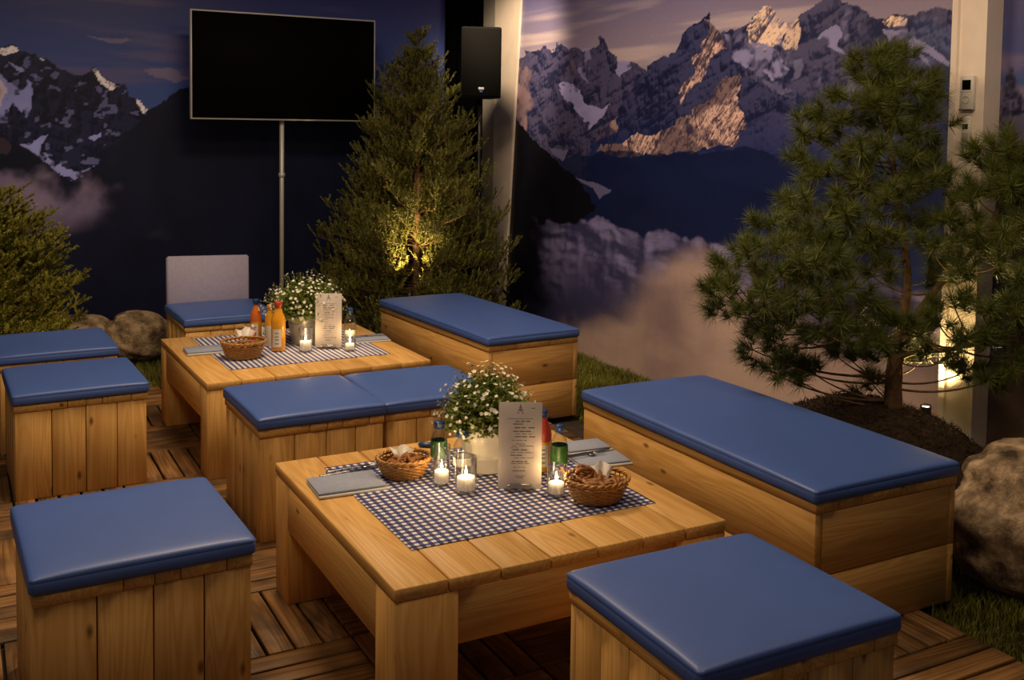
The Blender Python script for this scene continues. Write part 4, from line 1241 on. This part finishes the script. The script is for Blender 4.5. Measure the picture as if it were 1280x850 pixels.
for q in (-1, 1): box('side_handle', s, (q*.125, .0, hh*.55), (.02, .09, .05), M['black'], .004)

# thermostats on the pillar
t = thing('thermostat', 'white square thermostat with a dark display and dial, upper one on the cream pillar', 'thermostat', (px, 2.998, 1.755))
box('housing', t, (-.010, 0, 0), (.020, .068, .145), M['plastic_white'], .004)
box('display', t, (-.0205, .0, .034), (.003, .042, .042), M['screen'], .001)
box('lower_lip', t, (-.0225, 0, -.071), (.005, .068, .004), M['black'], .001)
box('divider', t, (-.0205, 0, .004), (.002, .060, .0015), M['grey_paint'], .0004)
mb = MB(); a = np.linspace(.6, 2*PI-.2, 22); add_tube(mb, np.stack([0*a-.0215, .015*np.cos(a), -.030+.015*np.sin(a)], -1), .0013, 5)
tag(link('dial', mb.mesh('dial', M['grey_paint'], True), t), 'round dial ring')
t = thing('thermostat', 'small narrow white control with a tiny display, lower one on the cream pillar', 'thermostat', (px, 3.000, 1.595))
box('housing', t, (-.008, 0, 0), (.016, .046, .125), M['plastic_white'], .006)
box('display', t, (-.0165, 0, .018), (.003, .026, .022), M['screen'], .001)
box('button', t, (-.0165, 0, -.028), (.003, .030, .040), M['grey_paint'], .001)

# ---------------------------------------------------------------- conifers
def shoot_batch(P, D, Ln, nneed, nl, nw, rng, spread=.9):
    """needles along shoots: P base points, D unit directions, Ln lengths -> vertices of triangles"""
    n = len(P)
    A = np.cross(D, rng.normal(size=(n, 3))); A /= np.linalg.norm(A, axis=1)[:, None]+1e-9
    B = np.cross(D, A)
    t = rng.uniform(0, 1, (n, nneed)); ph = rng.uniform(0, 2*PI, (n, nneed))
    base = P[:, None]+D[:, None]*(t*Ln[:, None])[..., None]
    rad = A[:, None]*np.cos(ph)[..., None]+B[:, None]*np.sin(ph)[..., None]
    dirn = rad*spread+D[:, None]*.75; dirn /= np.linalg.norm(dirn, axis=2)[..., None]
    side = np.cross(dirn, rng.normal(size=dirn.shape)); side /= np.linalg.norm(side, axis=2)[..., None]+1e-9
    l = nl*rng.uniform(.7, 1.15, (n, nneed))[..., None]
    V = np.stack([base-side*nw, base+side*nw, base+dirn*l], 2).reshape(-1, 3)
    F = np.arange(len(V)).reshape(-1, 3)
    return V, F

def spruce(name, label, base, Hh, Rr_, seed, mat, levels, per, nl=.017, nw=.0024, need=34, upb=.55, shape=.85, bottom=.05, sh=.10, gap=False, u0=.12):
    t = thing(name, label, 'tree' if name != 'conifer_shrub' else 'shrub', base)
    R = np.random.RandomState(seed)
    tube('trunk', [(0, 0, -.03), (0, 0, Hh*.5), (0, 0, Hh*.93)], [.035*Hh/2, .022*Hh/2, .004], M['bark'], t, 8)
    Ps = []; Ds = []; Ls = []; br = MB()
    for k in range(levels):
        q = (k+R.uniform(-.3, .3))/(levels-1); q = min(max(q, 0), 1)
        z = Hh*(bottom+(.93-bottom)*q)
        Lb = Rr_*((1-q)**shape)*R.uniform(.86, 1.08)+.035
        if q < .15: Lb *= .86+.9*q
        nb = max(4, int(per*(1-q*.55)))
        a0_ = R.uniform(0, 6.28)
        for b_ in range(nb):
            a = a0_+b_*2*PI/nb+R.uniform(-.25, .25); Lc = Lb*R.uniform(.8, 1.1)
            if gap and z < 1.25 and z > .2 and abs((a-math.radians(-118)+PI) % (2*PI)-PI) < .30 and R.rand() < .8: continue
            rise = (-.10+.55*q+R.uniform(-.08, .12))*Lc; z = z+R.uniform(-.02, .02)
            m_ = 7; s = np.linspace(0, 1, m_)
            P = np.stack([np.cos(a)*Lc*s, np.sin(a)*Lc*s, z+rise*s+.16*Lc*s*s], -1)
            add_tube(br, P, np.linspace(.0042, .0012, m_)*(.5+.6*Lb/Rr_), 4)
            ns = max(3, int(Lc/.030))
            for c_ in range(ns):
                u = u0+(1-u0)*(c_+R.rand())/ns
                p = np.array([np.cos(a)*Lc*u, np.sin(a)*Lc*u, z+rise*u+.16*Lc*u*u])
                side = (1 if c_ % 2 else -1)*R.uniform(.35, 1.15)
                dr = np.array([math.cos(a+side), math.sin(a+side), upb*R.uniform(.4, 1.6)]); dr /= np.linalg.norm(dr)
                l_ = sh*R.uniform(.7, 1.25)*(1-.35*q)*(.75+.5*(1-u))
                Ps.append(p); Ds.append(dr); Ls.append(l_)
                # secondary twig
                d2 = dr+np.array([R.normal()*.5, R.normal()*.5, R.uniform(.1, .9)*upb]); d2 /= np.linalg.norm(d2)
                Ps.append(p+dr*l_*.55); Ds.append(d2); Ls.append(l_*.75)
            dr = np.array([math.cos(a), math.sin(a), upb*.9]); dr /= np.linalg.norm(dr)
            Ps.append(P[-1]); Ds.append(dr); Ls.append(sh*.8)
    for k in range(7):
        Ps.append(np.array([0, 0, Hh*.90])); a = k*2*PI/6
        Ds.append(np.array([math.cos(a)*.5, math.sin(a)*.5, .8]) if k else np.array([0, 0, 1.])); Ls.append(Hh*.04 if k else Hh*.10)
    V, F = shoot_batch(np.array(Ps), np.array(Ds), np.array(Ls), need, nl, nw, R, .62)
    V[:, 1] = np.minimum(V[:, 1], WY-.06-base[1]); V[:, 0] = np.minimum(V[:, 0], WX-.04-base[0])
    V[:, 2] = np.maximum(V[:, 2], .0)
    tag(link('needles', mesh_np('needles', V, F, mat), t), kind='stuff')
    link('branches', br.mesh('branches', M['bark']), t)
    return t
spruce('spruce_tree', 'conical dark green spruce between the television and the loudspeaker, lit from below', (2.985, 7.10, 0), 2.30, .74, 3, M['spruce'], 34, 16, nl=.0165, nw=.0029, need=56, upb=1.5, shape=.74, sh=.125, gap=True, u0=.16)
spruce('conifer_shrub', 'low bushy yellow-green conifer shrub at the left edge behind the boulders', (.06, 7.17, 0), 1.10, .66, 9, M['shrub'], 16, 20, nl=.020, nw=.0036, need=54, upb=.75, shape=.42, bottom=.20, sh=.110)

# big pine on its mound
TR = [[3.453, 3.053, 0.406], [3.458, 3.058, 0.527], [3.477, 3.068, 0.66], [3.524, 3.074, 0.791], [3.558, 3.089, 0.958], [3.543, 3.111, 1.162], [3.506, 3.135, 1.399], [3.48, 3.151, 1.603], [3.466, 3.161, 1.805], [3.474, 3.164, 1.927]]
pine = thing('pine_tree', 'bushy pine tree with long needles on a bark mound before the right mural', 'tree', TR[0])
TRn = np.array(TR)-np.array(TR[0])
def resample(P, n):
    P = np.array(P); s = np.concatenate([[0], np.cumsum(np.linalg.norm(np.diff(P, axis=0), axis=1))]); s /= s[-1]
    q = np.linspace(0, 1, n)
    return np.stack([np.interp(q, s, P[:, k]) for k in range(3)], -1)
tp = resample(TRn, 30); tp[0][2] -= .12
mb = MB(); add_tube(mb, tp, np.interp(np.linspace(0, 1, 30), [0, .12, .3, 1], [.040, .034, .020, .005])*(1+.06*np.sin(np.arange(30)*2.3)), 9)
link('trunk', mb.mesh('trunk', M['bark'], True), pine)
LIMB = [[3.458, 3.06, 0.561], [3.498, 3.027, 0.734], [3.526, 2.986, 0.856], [3.584, 2.928, 0.978], [3.633, 2.862, 1.064], [3.675, 2.781, 1.221], [3.705, 2.73, 1.385]]
LIMB = np.array(LIMB)-np.array(TR[0])
tube('limb', resample(LIMB, 16), np.linspace(.022, .008, 16), M['bark'], pine, 8)
LOW = [[3.463, 3.064, 0.645], [3.411, 3.117, 0.683], [3.307, 3.174, 0.695], [3.203, 3.21, 0.732], [3.079, 3.222, 0.76], [2.957, 3.258, 0.81]]
LOW = np.array(LOW)-np.array(TR[0])
tube('limb', resample(LOW, 14), np.linspace(.015, .006, 14), M['bark'], pine, 7)
LOWR = [[3.459, 3.064, 0.628], [3.488, 2.995, 0.673], [3.522, 2.864, 0.702], [3.551, 2.738, 0.75], [3.618, 2.59, 0.791]]
LOWR = np.array(LOWR)-np.array(TR[0])
tube('limb', resample(LOWR, 12), np.linspace(.014, .006, 12), M['bark'], pine, 7)
CL = [[3.468, 3.168, 1.933], [3.354, 3.148, 1.9], [3.523, 3.113, 1.899], [3.379, 3.074, 1.848], [3.576, 3.08, 1.833], [3.382, 3.241, 1.812], [3.587, 3.015, 1.804], [3.505, 3.229, 1.774], [3.419, 3.024, 1.76], [3.284, 3.233, 1.741], [3.289, 3.091, 1.705], [3.365, 3.014, 1.683], [3.644, 3.093, 1.724], [3.572, 2.98, 1.654], [3.366, 3.272, 1.635], [3.533, 3.226, 1.62], [3.462, 3.013, 1.603], [3.194, 3.275, 1.649], [3.115, 3.256, 1.571], [3.29, 3.308, 1.548], [3.206, 3.089, 1.519], [3.268, 3.021, 1.504], [3.391, 2.987, 1.489], [3.656, 3.073, 1.52], [3.575, 2.941, 1.434], [3.126, 3.3, 1.463], [3.106, 3.193, 1.401], [3.333, 3.298, 1.411], [3.194, 3.03, 1.391], [3.406, 2.915, 1.379], [3.321, 2.959, 1.345], [3.616, 2.972, 1.389], [3.619, 2.753, 1.544], [3.643, 2.679, 1.483], [3.619, 2.804, 1.462], [3.64, 2.626, 1.531], [3.6, 2.695, 1.372], [3.638, 2.617, 1.361], [3.589, 2.814, 1.366], [3.129, 3.344, 1.291], [3.044, 3.16, 1.256], [3.094, 3.078, 1.284], [3.05, 3.208, 1.17], [3.072, 3.425, 1.183], [2.922, 3.217, 1.125], [3.027, 3.05, 1.17], [3.112, 3.007, 1.219], [2.946, 3.43, 1.084], [2.889, 3.286, 1.02], [2.87, 3.466, 1.015], [2.801, 3.328, 0.943], [2.801, 3.442, 0.937], [2.791, 3.442, 0.853], [2.795, 3.269, 0.863], [2.848, 3.188, 0.937], [2.899, 3.11, 1.041], [2.947, 3.029, 1.065], [3.044, 2.978, 1.097], [3.156, 2.922, 1.162], [3.14, 2.922, 1.036], [3.224, 2.948, 1.252], [3.475, 2.869, 1.252], [3.53, 2.833, 1.156], [3.403, 2.843, 1.128], [3.647, 3.112, 1.175], [2.938, 3.357, 0.771], [2.907, 3.368, 0.68], [2.928, 3.245, 0.725], [2.931, 3.136, 0.826], [2.932, 3.028, 0.924], [2.992, 2.941, 0.964], [3.125, 2.924, 0.927], [3.036, 3.13, 0.737], [2.97, 3.217, 0.643], [2.994, 3.314, 0.58], [3.082, 3.264, 0.555], [3.013, 2.977, 0.815], [3.133, 2.967, 0.791], [3.253, 3.121, 0.653], [3.216, 2.92, 0.761], [3.306, 3.262, 0.637], [3.178, 3.27, 0.571], [3.234, 2.859, 0.85], [3.282, 2.937, 0.703], [3.44, 3.183, 0.536], [3.579, 3.117, 0.676], [3.329, 2.863, 0.826], [3.569, 2.698, 1.168], [3.622, 2.615, 1.206], [3.559, 2.767, 1.257], [3.552, 2.645, 1.081], [3.588, 2.567, 1.058], [3.498, 2.727, 1.026], [3.428, 2.759, 0.931], [3.481, 2.672, 0.91], [3.532, 2.589, 0.935], [3.599, 2.549, 0.875], [3.372, 2.785, 0.852], [3.411, 2.704, 0.816], [3.506, 2.65, 0.787], [3.615, 2.589, 0.742], [3.521, 2.862, 0.663], [3.669, 3.065, 0.643], [3.578, 2.773, 0.644], [3.589, 2.653, 0.636], [3.689, 3.077, 0.987], [3.78, 3.029, 1.023], [3.414, 3.304, 1.305], [3.661, 3.179, 1.431], [3.265, 3.305, 0.946], [3.128, 3.375, 0.875], [3.645, 2.55, 1.273], [3.668, 2.521, 1.029], [3.647, 2.559, 1.425], [3.363, 3.31, 0.974], [3.456, 3.266, 1.08], [3.289, 3.36, 1.112], [3.354, 3.248, 0.81], [3.459, 3.188, 0.777], [3.189, 3.346, 0.944]]
CL = np.array(CL)-np.array(TR[0])
R = np.random.RandomState(77)
NV = []; off = 0
paths = [resample(TRn, 60), resample(LIMB, 30), resample(LOW, 24), resample(LOWR, 24)]
allp = np.concatenate(paths)
tw = MB()
Pb = []; Db = []
for c in CL:
    # attach to a point of trunk or limb that lies lower and inward
    dd = np.linalg.norm(allp-c, axis=1)+np.where(allp[:, 2] > c[2]-.02, .5, 0)+np.abs(allp[:, 2]-(c[2]-.12))*.5
    a = allp[np.argmin(dd)]
    mid = a*.45+c*.55; mid[2] -= .03+.10*np.linalg.norm(c-a)
    s = np.linspace(0, 1, 9)[:, None]
    P = (1-s)**2*a+2*s*(1-s)*mid+s*s*c
    mbb = MB(); ln_ = np.linalg.norm(c-a)
    add_tube(mbb, P, np.linspace(.0035+.006*ln_, .0022, 9), 5)
    link('branch', mbb.mesh('branch', M['bark'], True), pine)
    dr = P[-1]-P[-3]; dr /= np.linalg.norm(dr)
    nsub = 6
    Pb.append(c); Db.append(dr)
    for k in range(nsub):
        v = R.normal(size=3); v[2] = v[2]*.6+.35; v /= np.linalg.norm(v)
        q = c+v*R.uniform(.04, .09)-dr*R.uniform(0, .05)
        add_tube(tw, [c-dr*.04, (c-dr*.02+q)/2, q], .0018, 4)
        d2 = v*.7+dr*.5+np.array([0, 0, .25]); Pb.append(q); Db.append(d2/np.linalg.norm(d2))
tag(link('twigs', tw.mesh('twigs', M['bark']), pine), kind='stuff')
Pb = np.array(Pb); Db = np.array(Db); n = len(Pb); K = 135
A = np.cross(Db, R.normal(size=(n, 3))); A /= np.linalg.norm(A, axis=1)[:, None]; B = np.cross(Db, A)
ph = R.uniform(0, 2*PI, (n, K)); el = R.uniform(.15, 1.65, (n, K)); t_ = R.uniform(-.035, .012, (n, K))
dirn = Db[:, None]*np.cos(el)[..., None]+(A[:, None]*np.cos(ph)[..., None]+B[:, None]*np.sin(ph)[..., None])*np.sin(el)[..., None]
base = Pb[:, None]+Db[:, None]*t_[..., None]
side = np.cross(dirn, R.normal(size=dirn.shape)); side /= np.linalg.norm(side, axis=2)[..., None]
l = R.uniform(.052, .088, (n, K))[..., None]
V = np.stack([base-side*.0012, base+side*.0012, base+dirn*l], 2).reshape(-1, 3)
Vw = V+np.array(TR[0]); lim = WX-.02-TR[0][0]
V[:, 0] = np.minimum(V[:, 0], lim)
tag(link('needles', mesh_np('needles', V, np.arange(len(V)).reshape(-1, 3), M['needle']), pine), kind='stuff')

# bark mound round the pine
th_ = np.linspace(0, 2*PI, 64, endpoint=False); rr_ = np.linspace(0, 1, 22)
Tt, Q = np.meshgrid(th_, rr_)
cx_, cy_ = 3.43, 3.10
rx, ry = .43, .74
X = cx_+Q*rx*np.cos(Tt); Y = cy_+Q*ry*np.sin(Tt)
Zm = .462*(1-Q**2.6)**.8+.05*(fbm(X*9, Y*9, 4, 301)-.5)*(1-Q**6)-.03
Zm += .02*(fbm(X*40, Y*40, 2, 305)-.5)
V = np.stack([X, Y, Zm], -1).reshape(-1, 3)
i = np.arange(21)[:, None]; j = np.arange(64)[None]
F = np.stack([i*64+j, (i+1)*64+j, (i+1)*64+(j+1) % 64, i*64+(j+1) % 64], -1).reshape(-1, 4)
md_ = thing('bark_mound', 'mound of dark bark mulch around the foot of the pine', 'mound', (0, 0, 0))
link('heap', mesh_np('heap', V, F, M['mulch'], True), md_)
R = np.random.RandomState(15)
n = 9000
t0 = R.uniform(0, 2*PI, n); q0 = np.sqrt(R.uniform(0, .98, n))
X = cx_+q0*rx*np.cos(t0); Y = cy_+q0*ry*np.sin(t0)
Zm = .462*(1-q0**2.6)**.8+.05*(fbm(X*9, Y*9, 4, 301)-.5)*(1-q0**6)-.03+.004
P = np.stack([X, Y, Zm], -1); dd = R.normal(size=(n, 3)); dd[:, 2] = np.abs(dd[:, 2])*.5; dd /= np.linalg.norm(dd, axis=1)[:, None]
sd = np.cross(dd, R.normal(size=(n, 3))); sd /= np.linalg.norm(sd, axis=1)[:, None]
l = R.uniform(.012, .034, (n, 1)); w = R.uniform(.0010, .0028, (n, 1))
V = np.stack([P-sd*w, P+sd*w, P+dd*l], 1).reshape(-1, 3)
tag(link('bark_chips', mesh_np('bark_chips', V, np.arange(3*n).reshape(-1, 3), M['mulch']), md_), kind='stuff')

# boulders
def boulder(label, c, s, seed, rz=0, amp=.16, sub=5, strata=0):
    import bmesh
    bm = bmesh.new(); bmesh.ops.create_icosphere(bm, subdivisions=sub, radius=1)
    V = np.array([v.co for v in bm.verts]); F = np.array([[v.index for v in f.verts] for f in bm.faces]); bm.free()
    n3 = lambda P, f_, sd: (fbm(P[:, 0]*f_+P[:, 2]*1.7*f_+10, P[:, 1]*f_-P[:, 2]*.9*f_+10, 4, sd)-.5)
    r = 1+amp*2*n3(V, 1.3, seed)+amp*.8*n3(V, 3.5, seed+5)+amp*.25*n3(V, 11, seed+9)
    if strata: r -= strata*np.abs(np.sin(V[:, 2]*5+V[:, 0]*1.5+3*n3(V, 1.5, seed+2)))**6
    V = np.sign(V)*np.abs(V)**.85*r[:, None]*np.array(s)
    ca, sa = math.cos(rz), math.sin(rz); V = V @ np.array([[ca, sa, 0], [-sa, ca, 0], [0, 0, 1]])
    V[:, 2] = np.maximum(V[:, 2]+c[2], -.03)
    o = link('boulder', mesh_np('boulder', V, F, M['rock'], True), None, (c[0], c[1], 0))
    return tag(o, label, 'rock')
boulder('large rough grey-brown boulder on the grass at the right edge, beside the near bench', (3.43, 2.27, .21), (.39, .36, .275), 3, .2, .13, 5, .07)
boulder('brown boulder beside the lilac-backed seat, right one of the back pair', (1.055, 7.30, .15), (.205, .17, .17), 8, .1, .13)
boulder('brown boulder under the conifer shrub, left one of the back pair', (.715, 7.36, .15), (.215, .17, .17), 13, -.2, .13)

# ---------------------------------------------------------------- ground spotlights
def uplight(x, y, z, target, label, energy, ang, blend=.6):
    t = thing('ground_spotlight', label, 'spotlight', (x, y, z)); t.scale = (.75, .75, .75)
    dv = (Vector(target)-Vector((x, y, z+.04))).normalized()
    q = dv.to_track_quat('Z', 'Y').to_euler()
    hd = lathe('lamp_head', [(.001, -.04), (.024, -.035), (.030, -.01), (.032, .03), (.029, .03), (.027, .012), (.001, .012)], M['black'], t, 18, (0, 0, .04), True, tuple(q))
    lathe('lens', [(.001, .014), (.026, .014), (.026, .016), (.001, .017)], M['lens'], t, 16, (0, 0, .04), True, tuple(q))
    tube('stake', [(0, 0, -.08), (0, 0, .02)], .005, M['black'], t, 6)
    p = Vector((x, y, z+.03))+dv*.045
    lamp('uplight_beam', 'SPOT', p, target, energy, (1, .70, .26), .02, ang, blend)
uplight(2.80, 6.78, .36, (2.93, 7.02, 1.4), 'small black spotlight shining up into the spruce', 46, 85)
uplight(3.71, 3.10, .345, (3.60, 3.03, 1.6), 'small black spotlight on the bark mound behind the pine trunk', 34, 110)
uplight(.35, 6.85, -.01, (.15, 7.2, .9), 'small black spotlight hidden among the boulders under the conifer shrub', 7, 120)
